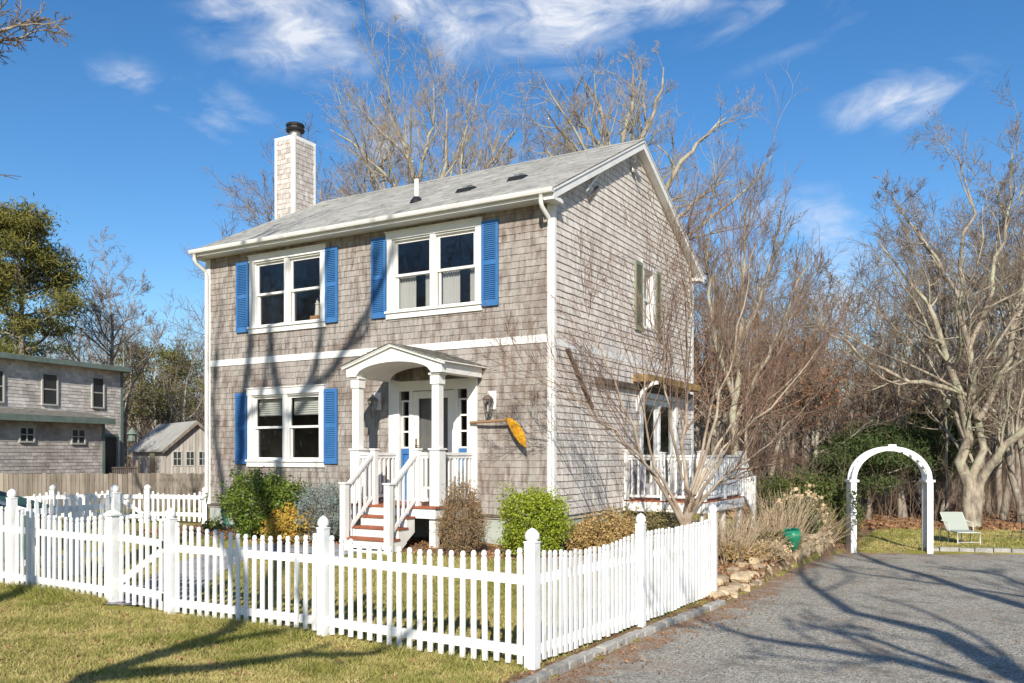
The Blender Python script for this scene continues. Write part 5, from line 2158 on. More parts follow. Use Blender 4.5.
# --- ornamental bare tree in front of the side wall
Yb = 13.6
bx, by, _ = px(686, 525, Yb)
base = (bx, by, gz(bx, by))
G = lambda x, y, Yd=13.6: px(x, y, Yd)
limbs = [
    ([G(686, 540), G(684, 520), G(668, 495, 13.4), G(645, 465, 13.2), G(632, 430, 13.1), G(622, 395, 13.0), G(600, 350, 12.9), G(585, 310, 12.9)], [.09, .075, .05, .04, .033, .028, .018, .008]),
    ([G(684, 520), G(668, 490, 13.5), G(650, 455, 13.5), G(640, 420, 13.4), G(650, 370, 13.3), G(655, 310, 13.3), G(650, 260, 13.3)], [.06, .045, .035, .028, .022, .015, .006]),
    ([G(688, 535), G(690, 500, 13.7), G(682, 460, 13.8), G(684, 410, 13.9), G(690, 350, 13.9), G(688, 290, 13.9), G(692, 240, 13.9)], [.08, .065, .05, .04, .03, .018, .006]),
    ([G(690, 500), G(706, 460, 13.6), G(716, 420, 13.6), G(730, 370, 13.5), G(742, 320, 13.5), G(752, 260, 13.5), G(760, 215, 13.5)], [.06, .05, .04, .033, .024, .014, .006]),
    ([G(692, 515), G(708, 475, 13.3), G(735, 440, 13.1), G(770, 405, 12.9), G(800, 370, 12.8), G(830, 340, 12.8)], [.06, .045, .036, .028, .018, .006]),
    ([G(694, 510), G(720, 480, 13.4), G(755, 455, 13.2), G(790, 425, 13.1), G(815, 395, 13)], [.045, .035, .028, .016, .006]),
    ([G(690, 500), G(700, 455, 14.0), G(712, 400, 14.3), G(722, 340, 14.4), G(728, 280, 14.5), G(730, 225, 14.5)], [.055, .045, .035, .025, .014, .005]),
    ([G(668, 495), G(640, 455, 13), G(610, 425, 12.8), G(575, 395, 12.7), G(545, 375, 12.7), G(512, 362, 12.7)], [.04, .03, .022, .016, .010, .004]),
    ([G(682, 480), G(672, 420, 13.2), G(662, 350, 13), G(668, 290, 12.9), G(672, 235, 12.9)], [.045, .033, .024, .014, .005]),
    ([G(694, 495), G(720, 440, 13.9), G(760, 380, 14), G(790, 330, 14.1), G(806, 285, 14.2)], [.045, .035, .026, .015, .005]),
]
ORN = [dict(kids=20, ang=30, sd=9, lr=.42, rr=.5, tmin=.3, w=.09, up=.07, n=7, k=4, rmin=.003),
       dict(kids=8, ang=30, sd=10, lr=.5, rr=.6, tmin=.15, w=.12, up=.05, n=5, k=3, rmin=.0024),
       dict(kids=3, ang=32, sd=10, lr=.5, rr=.6, tmin=.2, w=.12, up=.05, n=4, k=3, rmin=.002)]
limbs.append(([G(686, 545), G(687, 520), G(691, 497)], [.19, .15, .10]))
limbs.append(([G(690, 500), G(712, 465, 13.8), G(745, 425, 13.9), G(785, 385, 14), G(825, 345, 14)], [.05, .04, .03, .018, .006]))
limbs.append(([G(692, 505), G(725, 480, 13.5), G(752, 470, 13.3), G(785, 462, 13.2)], [.04, .03, .018, .006]))
make_tree('ornamental_tree', base, ORN, 51, lscale=.55, limbs=limbs, label='multi stemmed bare ornamental tree in front of the side deck', bark='maple', twig='maple_twig', trunk_levels=0, crown_name='twigs')

# --- trees at the left beyond the neighbour
SPREAD = [dict(kids=11, ang=48, lr=.5, rr=.5, tmin=.28, w=.14, up=.10, n=8, k=5, rmin=.010),
          dict(kids=8, ang=40, lr=.48, rr=.55, tmin=.2, w=.16, up=.06, n=6, k=4, rmin=.008),
          dict(kids=6, ang=38, lr=.5, rr=.55, tmin=.15, w=.16, up=.05, n=5, k=3, rmin=.007),
          dict(kids=4, ang=36, lr=.5, rr=.6, tmin=.1, w=.15, up=.05, n=4, k=3, rmin=.006)]
t_spread = make_tree('bare_tree', (px(112, 455, 46)[0], 46, 0), [dict(SPREAD[0], kids=17, tmin=.32, lr=.46), dict(SPREAD[1], kids=9), dict(SPREAD[2], kids=7), dict(SPREAD[3], kids=5)], 61, height=10.6, r0=.24, wander0=.06, label='round crowned bare grey tree above the roof of the neighbouring house', twig='twig')

variants = []
VAR = [dict(seed=71, height=11, r0=.2, lv=SPREAD[:3]), dict(seed=72, height=12.5, r0=.17, lv=SPREAD[:3]), dict(seed=73, height=10, r0=.14, lv=UPR[:3]),
       dict(seed=74, height=12, r0=.22, lv=SPREAD[:3]), dict(seed=75, height=9, r0=.12, lv=UPR[:3])]
WOODG = 'bare trees of the surrounding wood'
WOODL = 'bare grey brown tree in the wood'
for i, v in enumerate(VAR):
    variants.append(make_tree('woodland_tree', (0, 0, 0), v['lv'], v['seed'], height=v['height'], r0=v['r0'], wander0=.09, label=WOODL, group=WOODG, bark='bark', twig='twig'))
# an oak that keeps its rusty leaves
OAKL = 'young oak holding sparse rusty brown leaves among the bare trees of the wood'
OAKG = 'oaks with rusty leaves in the wood'
oak = make_tree('oak_tree', (0, 0, 0), SPREAD[:3], 81, height=7, r0=.10, label=OAKL, group=OAKG, leaves=(1900, .085, (1.0, 6.0)), leafmat='rust_leaf')

spots = []
rg = np.random.default_rng(5)
def far_enough(x, y, dmin):
    return all((x - a) ** 2 + (y - b) ** 2 > dmin * dmin for a, b in spots)
def scatter(n, xr, yr, cond, dmin):
    out = []; tries = 0
    while len(out) < n and tries < 5000:
        tries += 1
        y = rg.uniform(*yr); x = rg.uniform(*xr)
        if cond(x, y) and far_enough(x, y, dmin):
            spots.append((x, y)); out.append((x, y))
    return out
right = scatter(80, (4, 40), (26.5, 50), lambda x, y: .2 < x / y < .66 and not (abs(x / y - .52) < .05 and y < 27) and not (.38 < x / y < .49 and y < 32), 1.3)
behind = scatter(16, (-12, 8), (32, 48), lambda x, y: -.3 < x / y < .2, 2.2)
left = scatter(22, (-34, -12), (49, 64), lambda x, y: -.62 < x / y < -.34, 2.0)
first = {}
k = 0
def place(src, x, y, s, label=None):
    if src.name in first:
        o = copy_tree(src)
    else:
        first[src.name] = 1
        o = src
    o.location = (x, y, gz(x, y) - .05)
    o.rotation_euler.z = rg.uniform(0, 6.28)
    o.scale = (s, s, s * rg.uniform(.92, 1.08))
    return o
for (x, y) in right:
    ZX = 512 + 860 * x / y
    ti = int(rg.integers(0, 5))
    # crown line: lower in the gap at px 780-870
    pxl = 512 + 860 * x / y
    top = np.interp(pxl, [690, 740, 780, 830, 870, 920, 1024], [265, 262, 285, 285, 275, 225, 205]) + rg.uniform(0, 45)
    hh = (455 - top) / 860 * y + 2.0
    o = place(variants[ti], x, y, hh / (VAR[ti]['height'] * 1.12))
    near = 'near' if y < 33 else 'far'
    zone = ('left of the white garden arch' if ZX < 850 else 'straight behind the white garden arch' if ZX < 930 else 'around the big pale tree' if ZX < 985 else 'at the right edge of the photo')
    o['label'] = 'bare brown tree in %s rows of the wood %s' % (near, zone)
    o['group'] = 'bare trees, %s rows of the wood %s' % (near, zone)
for (x, y) in behind:
    ti = int(rg.integers(0, 5)); pxl = 512 + 860 * x / y
    top = np.interp(pxl, [250, 300, 350, 520, 560, 700], [190, 150, 130, 150, 110, 130]) + rg.uniform(0, 50)
    hh = (455 - top) / 860 * y + 1.7
    o = place(variants[ti], x, y, hh / (VAR[ti]['height'] * 1.12))
    o['label'] = 'thin bare tree showing its crown above the roof of the shingled house'
    o['group'] = 'thin bare trees behind the shingled house'
for (x, y) in left:
    ti = int(rg.integers(0, 5)); pxl = 512 + 860 * x / y
    top = np.interp(pxl, [0, 60, 120, 160, 210], [300, 300, 300, 325, 295]) + rg.uniform(0, 40)
    hh = (455 - top) / 860 * y + 1.7
    o = place(variants[ti], x, y, hh / (VAR[ti]['height'] * 1.12))
    o['label'] = 'bare grey tree in the wood above the neighbour house and the small shed'
    o['group'] = 'bare trees behind the neighbour house'
for (pxx, yy_, s_) in ((905, 27.6, .62), (938, 29, .8), (1003, 27.2, .85), (1022, 25.8, .7), (885, 33, .8), (948, 26.6, .5), (990, 30, .95), (862, 31, .7)):
    o = place(variants[int(rg.integers(0, 4))], (pxx - 512) / 860 * yy_, yy_, s_)
    o['label'] = 'bare brown tree in near rows of the wood around the big pale tree'
    o['group'] = 'bare trees, near rows of the wood around the big pale tree'
oaks = [(8.2, 27.5, .95), (9.6, 29.5, 1.0), (10.4, 27.2, .8), (6.9, 26.0, .8), (8.9, 33, 1.15), (12.2, 30, .9), (7.4, 30.5, 1.0), (15.0, 28, .8), (6.2, 28.5, .8), (11.0, 34, 1.1)]
for (x, y, s) in oaks: place(oak, x, y, s)

# --- undergrowth and far wood (nobody could count them)
def brush(name, n, xr, yr, cond, h, m, seed, kids=3, rad=.006, spread=.25):
    rg = np.random.default_rng(seed)
    xs_, ys_ = [], []
    while len(xs_) < n:
        y = rg.uniform(*yr, 4000); x = rg.uniform(*xr, 4000)
        ok = cond(x, y)
        xs_ += list(x[ok]); ys_ += list(y[ok])
    x = np.array(xs_[:n]); y = np.array(ys_[:n])
    z = ground(x, y)
    hh = rg.uniform(h[0], h[1], n) * rg.uniform(.6, 1, n)
    d = np.stack([rg.normal(0, spread, n), rg.normal(0, spread, n), np.ones(n)], -1)
    P = grow_pts(np.stack([x, y, z], -1), d, hh, 5, .12, .03, rg)
    Rr = (rad * (.6 + hh / h[1]))[:, None] * (1 - np.linspace(0, 1, 5) * .75)[None]
    parts = [tubes(P, Rr, 3)]
    cur = (P, Rr, hh)
    for kk in ((kids, 35, .45), (2, 35, .5)):
        p, dd_, L, r = children(cur[0], cur[1], kk[0], kk[1], 12, kk[2], .7, .15, cur[2], rg)
        PP = grow_pts(p, dd_, L, 3, .15, .03, rg)
        RR = np.maximum(r[:, None] * (1 - np.linspace(0, 1, 3) * .7)[None], rad * .35)
        parts.append(tubes(PP, RR, 3)); cur = (PP, RR, L)
    V_, F_ = merge(parts)
    o = np_mesh(name, V_, F_, m)
    return tag(o, kind='stuff')


o = brush('woodland_undergrowth', 2700, (4, 36), (24.6, 44), lambda x, y: (x / y > .19) & (x / y < .78), (.8, 3.2), M['brush'], 3)
o['label'] = 'tangled brown bare undergrowth filling the floor of the wood behind the driveway'
o = brush('far_wood', 1750, (2, 70), (50, 85), lambda x, y: (x / y > .15) & (x / y < .85), (4.5, 11), M['twig_far'], 4, kids=12, rad=.03, spread=.08)
o['label'] = 'far bare wood reading as one grey brown mass between the nearer trunks'
o = brush('far_wood', 900, (-60, -12), (66, 90), lambda x, y: (x / y > -.68) & (x / y < -.2), (6, 13), M['twig_far'], 6, kids=12, rad=.03, spread=.08)
o['label'] = 'far bare wood beyond the neighbouring roofs at the left'

# leaf litter on the woods floor and along the drive edges
def litter(n, fx, seed, size=.06):
    rg = np.random.default_rng(seed)
    x, y = fx(rg, n)
    z = ground(x, y) + .02
    d = seg_dist(x, y, EDGE)
    z = np.where(d < 0, np.maximum(z, gdrive(x, y) + .022), z)
    return leaf_quads(np.stack([x, y, z], -1), size, rg)


V1 = litter(16000, lambda r, n: ((lambda y, q: (y * q, y))(r.uniform(23.8, 34, n), r.uniform(.22, .64, n))), 1, .16)
def curbside(r, n):
    s = r.uniform(0, 1, n)
    y = 6.2 + s * 6.2
    x = np.interp(y, EDGE[:, 1], EDGE[:, 0]) + r.normal(.12, .42, n)
    return x, y
V2 = litter(700, curbside, 2, .03)
def bedside(r, n):
    y = r.uniform(11.5, 18, n)
    x = np.interp(y, EDGE[:, 1], EDGE[:, 0]) - np.abs(r.normal(.4, .7, n))
    return x, y
V3 = litter(2600, bedside, 3, .06)
def housebed(r, n):
    u = r.uniform(-2, 8.5, n); v = r.uniform(-1.9, -.1, n)
    return CX + A.x * u + B.x * v, CY + A.y * u + B.y * v
V4 = litter(2500, housebed, 4, .05)
V5 = litter(700, lambda r, n: (r.uniform(-6, 0, n), r.uniform(6.5, 11, n)), 5, .04)
V6 = litter(220, lambda r, n: (r.uniform(1, 9, n), r.uniform(7, 18, n)), 6, .025)
V_, F_ = merge([V1, V2, V3, V4, V5, V6])
o = np_mesh('leaf_litter', V_, F_, M['litter'], tint=rng.random(len(F_)))
tag(o, 'fallen brown leaves scattered on the woods floor, beds and driveway edge', kind='stuff')

# grass blades
PATHC = []
for t in range(41):
    f = t / 40
    q = pa * (1 - f) ** 2 + pm * 2 * f * (1 - f) + pe * f * f
    PATHC.append((q.x, q.y))
PATHC = np.array(PATHC)
def grass(n, fx, seed, h, name, label, w=.006):
    rg = np.random.default_rng(seed)
    x, y = fx(rg, n)
    d = seg_dist(x, y, EDGE)
    f = seg_dist(x, y, FAR)
    pd = np.min(np.hypot(x[:, None] - PATHC[None, :, 0], y[:, None] - PATHC[None, :, 1]), axis=1)
    ok = (pd > .5) & ((d > .16) | ((d < 0) & (f > .25))) & (soil_mask(x, y) < .5 + rg.uniform(-.3, .2, n))
    x, y = x[ok], y[ok]
    z = ground(x, y)
    n = len(x)
    patch = np.clip(.5 + .22 * np.sin(x * .9 + 1.3 * np.sin(y * .8)) * np.sin(y * 1.1 + 2) + .28 * np.sin(x * 2.1 + np.sin(y * 1.7) * 2) * np.sin(y * 2.7 + x) + .22 * np.sin(x * 5.3 + 2 * np.sin(y * 3.9)) * np.sin(y * 6.1 + 1.5 * np.sin(x * 4.1)) + .2 * np.sin(x * 13 + 2 * np.sin(y * 9)) * np.sin(y * 15 + x * 3), 0, 1)
    hh = h * rg.uniform(.3, 1.15, n) * (.35 + .95 * patch)
    az = rg.uniform(0, 6.28, n)
    bx, by = np.cos(az) * w, np.sin(az) * w
    hh = np.where((np.sin(x * 1.7 + 2.1 * np.sin(y * 1.3)) * np.sin(y * 2.3 + 1.2 * np.sin(x * 2.9)) > .62) & (rg.random(n) < .75), hh * .25, hh)
    lx, ly = rg.normal(0, .9, n) * hh, rg.normal(0, .9, n) * hh
    V_ = np.stack([np.stack([x - bx, y - by, z - .005], -1), np.stack([x + bx, y + by, z - .005], -1), np.stack([x + lx, y + ly, z + hh], -1)], 1).reshape(-1, 3)
    F_ = np.arange(n * 3).reshape(n, 3)
    o = np_mesh(name, V_, F_, M['blade'], tint=np.clip((1 - patch) * 1.1 + rg.uniform(-.35, .45, n), 0, 1))
    tag(o, label, kind='stuff')


M['blade'] = mat('grass blade', (.21, .23, .04), .7, tint=1, tcol=(.56, .46, .19), transl=.25)
def front(r, n):
    y = 6.6 + r.beta(1, 1.6, n) * 9; x = r.uniform(-.78, .14, n) * y
    return x, y
grass(240000, front, 1, .05, 'grass', 'short green and straw coloured winter lawn in front of and inside the picket fence')
grass(30000, lambda r, n: ((lambda y: (r.uniform(.3, .66, n) * y, y))(r.uniform(17.8, 24.6, n))), 2, .06, 'grass', 'strip of sunlit lawn beyond the gravel driveway and the arch', w=.012)
grass(16000, lambda r, n: (r.uniform(2.2, 6, n), r.uniform(11, 15.5, n)), 3, .06, 'grass', 'rough grass between the stone wall and the end of the white picket fence', w=.008)

def fence_foot(r, n):
    t = r.uniform(0, 1, n)
    a0 = np.array([(.0, 7.55), (-8.9, 12.8)])
    x = a0[0, 0] + (a0[1, 0] - a0[0, 0]) * t + r.normal(0, .06, n)
    y = a0[0, 1] + (a0[1, 1] - a0[0, 1]) * t + r.normal(0, .06, n)
    return x, y
grass(9000, fence_foot, 4, .11, 'grass', 'longer uncut grass along the foot of the white pickets')

# --- shrubs
def shrub(name, c, size, n, leaf, m, label, cat='shrub', lumps=14, seed=1, aspect=.6, stems=30, stemmat='twig', flat=1.0, fill=.45, updir=None, blob=.42):
    rg = np.random.default_rng(seed)
    z0 = gz(c[0], c[1])
    root = empty(name, (c[0], c[1], z0), 0, label, cat)
    sx, sy, sz = size
    dirs = norm(rg.normal(0, 1, (n, 3)))
    ph = rg.uniform(0, 6.28, 9)
    def radial(d):
        r = 1 + .10 * np.sin(3.3 * d[:, 0] + ph[0]) + .09 * np.sin(4.1 * d[:, 1] + ph[1]) + .10 * np.sin(3.7 * d[:, 2] + ph[2])
        r += .07 * np.sin(8.3 * d[:, 0] + ph[3]) * np.sin(7.7 * d[:, 2] + ph[4]) + .07 * np.sin(9.1 * d[:, 1] + ph[5]) * np.sin(8 * d[:, 2] + ph[6])
        r += .05 * np.sin(19 * d[:, 0] + ph[7]) * np.sin(17 * d[:, 2] + ph[8])
        return r
    rad = np.clip(rg.uniform(fill ** 2, 1, n) ** .5, 0, 1) * radial(dirs) * (1 - .0)
    i = rg.integers(0, lumps, n)
    # a share of the leaves sits on sprays that break the outline
    ns_ = int(n * .3); nt = max(20, ns_ // 26)
    td = norm(rg.normal(0, 1, (nt, 3)) + np.array([0, 0, .35]))
    k_ = rg.integers(0, nt, ns_)
    tt = rg.uniform(.82, 1.0, ns_) + rg.uniform(0, .42, nt)[k_] * rg.uniform(0, 1, ns_)
    dirs[:ns_] = td[k_]; rad[:ns_] = tt * radial(td)[k_]
    P = dirs * rad[:, None] * np.array([sx, sy, sz * .54])
    P[:ns_] += rg.normal(0, leaf * .7, (ns_, 3))
    P[:, 2] += sz * .47
    P[:, 2] = np.where(P[:, 2] < .02, rg.uniform(.02, .15, n) * 1.0, P[:, 2])
    V_, F_ = leaf_quads(P, leaf, rg, aspect, updir)
    np_mesh('foliage', V_, F_, M[m], root, tint=np.clip(rg.random(n) * .8 + .2 * (rg.random(lumps)[i]), 0, 1))
    if stems:
        tgt = P[rg.integers(0, n, stems * 4)]
        s = tgt * np.array([.12, .12, 0]) ; s[:, 2] = -.03
        Pm = np.stack([s, s * .5 + tgt * .5 + rg.normal(0, .03, s.shape), tgt * 1.02], 1)
        V_, F_ = tubes(Pm, np.tile(np.array([.009, .006, .003]), (len(s), 1)), 3)
        np_mesh('stems', V_, F_, M[stemmat], root)
    return root


M['leaf_green'] = mat('green leaf', (.06, .11, .015), .45, tint=1, tcol=(.20, .26, .035), transl=.2, spec=.4)
M['leaf_deep'] = mat('deep evergreen leaf', (.035, .06, .012), .5, tint=1, tcol=(.13, .14, .03), transl=.12)
M['leaf_bright'] = mat('bright green leaf', (.13, .20, .012), .45, tint=1, tcol=(.44, .48, .05), transl=.25, spec=.4)
M['leaf_gold'] = mat('golden leaf', (.30, .30, .04), .6, tint=1, tcol=(.66, .34, .06), transl=.2)
M['leaf_blue'] = mat('blue juniper needle', (.10, .135, .12), .8, tint=1, tcol=(.26, .30, .28))
M['leaf_bronze'] = mat('bronzed evergreen needle', (.13, .115, .04), .8, tint=1, tcol=(.34, .20, .12))
M['leaf_tan'] = mat('golden brown leaf', (.30, .20, .07), .7, tint=1, tcol=(.52, .36, .15), transl=.15)
M['leaf_olive'] = mat('olive leaf', (.12, .12, .04), .7, tint=1, tcol=(.30, .22, .10), transl=.15)
M['leaf_dry'] = mat('dried flower head', (.50, .38, .23), .9, tint=.3)


def wp(pxx, Yd):
    return ((pxx - 512) / 860 * Yd, Yd)


shrub('green_shrub', wp(267, 15.7), (.74, .6, 1.16), 17000, .055, 'leaf_green', 'dark green loose shrub below the lower left window, beside the hose', seed=2, lumps=18, blob=.36)
shrub('golden_shrub', wp(292, 14.8), (.44, .4, .62), 4200, .05, 'leaf_gold', 'small orange gold shrub in front of the dark green shrub', seed=3, blob=.34)
shrub('juniper', wp(327, 15.0), (.56, .5, 1.0), 12000, .05, 'leaf_blue', 'blue grey juniper left of the front steps', seed=4, aspect=.3, lumps=22, flat=.6, blob=.33)
shrub('yew_shrub', wp(462, 13.2), (.40, .38, 1.02), 14000, .045, 'leaf_bronze', 'upright bronze and green evergreen shrub at the right foot of the porch', seed=5, aspect=.25, lumps=20, updir=(0, 0, .6), blob=.34)
shrub('boxwood', wp(535, 12.9), (.50, .46, .93), 17000, .042, 'leaf_bright', 'bright yellow green rounded shrub in front of the house corner board', seed=6, lumps=26, blob=.34)
shrub('azalea', wp(607, 13.0), (.62, .42, .62), 13000, .042, 'leaf_tan', 'low golden brown shrub between the bright green shrub and the bare ornamental tree', seed=7, lumps=24, blob=.3)
shrub('azalea', wp(640, 14.0), (.62, .45, .78), 9000, .045, 'leaf_olive', 'dark olive brown shrub behind the golden brown one, under the side wall', seed=8, lumps=22, blob=.3)
shrub('azalea', wp(588, 13.9), (.5, .4, .5), 5000, .045, 'leaf_olive', 'low olive shrub half hidden between the bright green shrub and the side wall', seed=18, lumps=16, blob=.3)
shrub('rhododendron', wp(798, 19.8), (1.05, .8, 1.5), 15000, .085, 'leaf_deep', 'broad dark green evergreen shrub left of the white garden arch', seed=9, lumps=20, aspect=.4, blob=.34)
shrub('rhododendron', wp(832, 20.0), (.6, .6, 1.15), 8000, .085, 'leaf_deep', 'green evergreen shrub touching the left post of the white garden arch', seed=10, lumps=14, aspect=.4, blob=.36)
shrub('lavender', wp(818, 18.7), (.40, .4, .75), 6000, .07, 'leaf_olive', 'grey olive feathery shrub on the stone wall beside the arch', seed=12, aspect=.12, updir=(0, 0, 1.2), blob=.34)
shrub('dark_evergreen', wp(795, 18.0), (.5, .5, .9), 7000, .06, 'pine_dark', 'small dark evergreen between the dry stems and the broad green shrub', seed=13, aspect=.3, blob=.34)
shrub('hydrangea', wp(800, 18.6), (.5, .5, 1.15), 900, .085, 'leaf_dry', 'tall shrub with pale tan dried flower heads behind the green pot', seed=14, aspect=1, stems=40, fill=.8)
shrub('perennial_plant', wp(758, 15.0), (.6, .4, .26), 3500, .045, 'leaf_dry', 'low mound of dried tan perennials on the bed near the green pot', seed=15, stems=60, stemmat='dry_stem')
shrub('perennial_plant', wp(735, 14.6), (.5, .5, .30), 2600, .05, 'leaf_tan', 'flattened yellow brown perennials behind the end post of the white fence', seed=16, stems=60, stemmat='dry_stem')
shrub('perennial_plant', wp(778, 15.9), (.45, .4, .38), 3200, .045, 'leaf_olive', 'pale olive mound of perennials just left of the green pot', seed=17, stems=60, stemmat='dry_stem')


def stems_plant(name, c, n, h, spread, m, label, cat='plant', seed=1, rad=.006, rb=.25, kids=2):
    rg = np.random.default_rng(seed)
    root = empty(name, (c[0], c[1], gz(*c)), 0, label, cat)
    st_ = np.stack([rg.normal(0, rb, n), rg.normal(0, rb * .7, n), np.full(n, -.02)], -1)
    d = np.stack([st_[:, 0] * spread / rb + rg.normal(0, .1, n), st_[:, 1] * spread / rb + rg.normal(0, .1, n), np.ones(n)], -1)
    L = h * rg.uniform(.5, 1, n)
    P = grow_pts(st_, d, L, 5, .07, -.03, rg)
    Rr = rad * np.tile(1 - np.linspace(0, 1, 5) * .6, (n, 1))
    parts = [tubes(P, Rr, 3)]
    p, dd_, L2_, r = children(P, Rr, kids, 25, 8, .45, .7, .3, L, rg)
    PP = grow_pts(p, dd_, L2_, 3, .1, 0, rg)
    parts.append(tubes(PP, np.maximum(r[:, None] * np.array([[1, .7, .4]]), .002), 3))
    V_, F_ = merge(parts)
    np_mesh('stems', V_, F_, M[m], root, tint=rg.random(len(F_)))
    return root


stems_plant('dry_grass', wp(776, 17.0), 230, 1.25, .4, 'dry_stem', 'tall tan dry stems standing at the foot of the deck stairs', seed=1, rb=.32)
stems_plant('dry_grass', wp(755, 16.4), 110, .8, .4, 'dry_stem', 'shorter tan dry stems in front of the deck stairs', seed=2, rb=.3)
stems_plant('rose_canes', wp(728, 14.4), 130, 1.0, .6, 'dry_stem', 'arching pale rose canes between the white deck frame and the fence end post', seed=3, rb=.2)
stems_plant('rose_canes', wp(708, 14.6), 110, .95, .5, 'dry_stem', 'tangle of tan rose canes hiding the dark gap under the white side deck', seed=7, rb=.3)
stems_plant('dry_grass', wp(806, 18.2), 90, .8, .5, 'dry_stem', 'tuft of dry stems above the stone wall near the arch', seed=4, rb=.25)
shrub('garden_weed', wp(213, 17.2), (.2, .2, .18), 160, .09, 'leaf_green', 'small green weed at the left foot of the house foundation', 'plant', seed=21, stems=6, lumps=5)
# creeper on the left post of the arch
rg2 = np.random.default_rng(4)
vn = empty('climbing_vine', (7.26, 18.2, -.2), 0, 'thin dark leafed vine climbing the left post of the white garden arch', 'vine')
zz = rg2.uniform(.6, 1.35, 150)
c = np.stack([.05 * np.sin(zz * 9) + rg2.normal(0, .05, 150), rg2.normal(0, .04, 150), zz], -1)
V_, F_ = leaf_quads(c, .07, rg2, .6)
np_mesh('leaves', V_, F_, M['pine_dark'], vn, tint=rg2.random(150) * .6)
zz = np.linspace(0, 1.45, 24)
P = np.stack([.05 * np.sin(zz * 9), .02 * np.cos(zz * 7), zz], -1)[None]
V_, F_ = tubes(P, np.full((1, 24), .006), 4)
np_mesh('stem', V_, F_, M['twig'], vn)


# --- pines
def pine(name, base, h, r0, seed, label, m='pine', crown=(.35, 1.0), width=3.0, limbs_n=26, tufts=26, needle=.5, group=None, droop=.0, clump=.42):
    rg = np.random.default_rng(seed)
    root = empty(name, base, 0, label, 'pine tree', group)
    n = 12
    P = grow_pts(np.array([[0, 0, -.1]]), np.array([[.03, 0, 1.0]]), np.array([h]), n, .035, .04, rg)
    Rr = (r0 * (1 - np.linspace(0, 1, n) * .9))[None]
    t = np.sort(rg.uniform(crown[0], crown[1], limbs_n))
    f = t * (n - 1); i0 = np.minimum(f.astype(int), n - 2); fr = (f - i0)[:, None]
    s = P[0, i0] * (1 - fr) + P[0, i0 + 1] * fr
    az = rg.uniform(0, 6.28, limbs_n)
    d = np.stack([np.cos(az), np.sin(az), rg.uniform(.0, .5, limbs_n) - droop], -1)
    L = width * (1.15 - .75 * ((t - crown[0]) / (crown[1] - crown[0])) ** 1.5) * rg.uniform(.6, 1.15, limbs_n)
    PL = grow_pts(s, d, L, 7, .12, .06, rg)
    RL = (.02 + .016 * L)[:, None] * (1 - np.linspace(0, 1, 7) * .85)[None]
    p, dd_, L2_, r = children(PL, RL, 7, 45, 12, .38, .6, .3, L, rg)
    P2 = grow_pts(p, dd_, L2_, 4, .15, .1, rg)
    R2 = np.maximum(r[:, None] * (1 - np.linspace(0, 1, 4) * .7)[None], .008)
    V_, F_ = merge([tubes(P, Rr, 8), tubes(PL, RL, 5), tubes(P2, R2, 3)])
    np_mesh('trunk', V_, F_, M['bark'], root, smooth=True)
    ends = np.concatenate([P2[:, -1], P2[:, -2], PL[:, -1]])
    c = np.repeat(ends, tufts, 0)
    off = rg.normal(0, clump, c.shape) * np.array([1, 1, .45])
    V_, F_ = leaf_quads(c + off, needle, rg, .22, updir=(0, 0, .5))
    tn = np.repeat(rg.random(len(ends)), tufts) * .6 + rg.random(len(c)) * .5
    np_mesh('crown', V_, F_, M[m], root, tint=np.clip(tn, 0, 1))
    return root


x = px(18, 455, 38)[0]
pine('pine_tree', (x, 38, 0), 13.0, .24, 1, 'tall yellow green pitch pine behind the neighbouring house at the left edge', width=3.5, crown=(.22, 1), tufts=52, limbs_n=70, needle=.24, clump=.34)
x = px(78, 455, 50)[0]
pine('pine_tree', (x, 50, 0), 6.4, .2, 2, 'lower olive pine just above the neighbouring roof ridge', width=2.2, crown=(.45, 1), tufts=12, needle=.3, clump=.4)
x = px(165, 455, 55)[0]
pine('pine_tree', (x, 55, 0), 8.9, .2, 3, 'olive pine behind the small grey shed', width=2.3, crown=(.35, 1), tufts=11, needle=.3, clump=.45)
x = px(140, 455, 58)[0]
pine('pine_tree', (x, 58, 0), 9.0, .2, 4, 'olive pine standing left of the one behind the shed roof', width=2.3, crown=(.35, 1), tufts=11, needle=.3, clump=.45)
for i, (pxx, Yd, h, lab) in enumerate(((868, 26.8, 3.7, 'dark green cedar seen through the left half of the garden arch'), (900, 27.5, 3.6, 'dark green cedar seen through the right half of the garden arch'),
                                  (926, 28, 4.4, 'tallest dark green cedar just right of the garden arch'), (846, 27, 3.1, 'low dark green cedar left of the garden arch post'))):
    x = px(pxx, 455, Yd)[0]
    pine('cedar_tree', (x, Yd, gz(x, Yd)), h - .9, .09, 30 + i, lab, m='pine_dark', width=1.3, crown=(.42, 1), limbs_n=34, tufts=34, needle=.16, clump=.22)

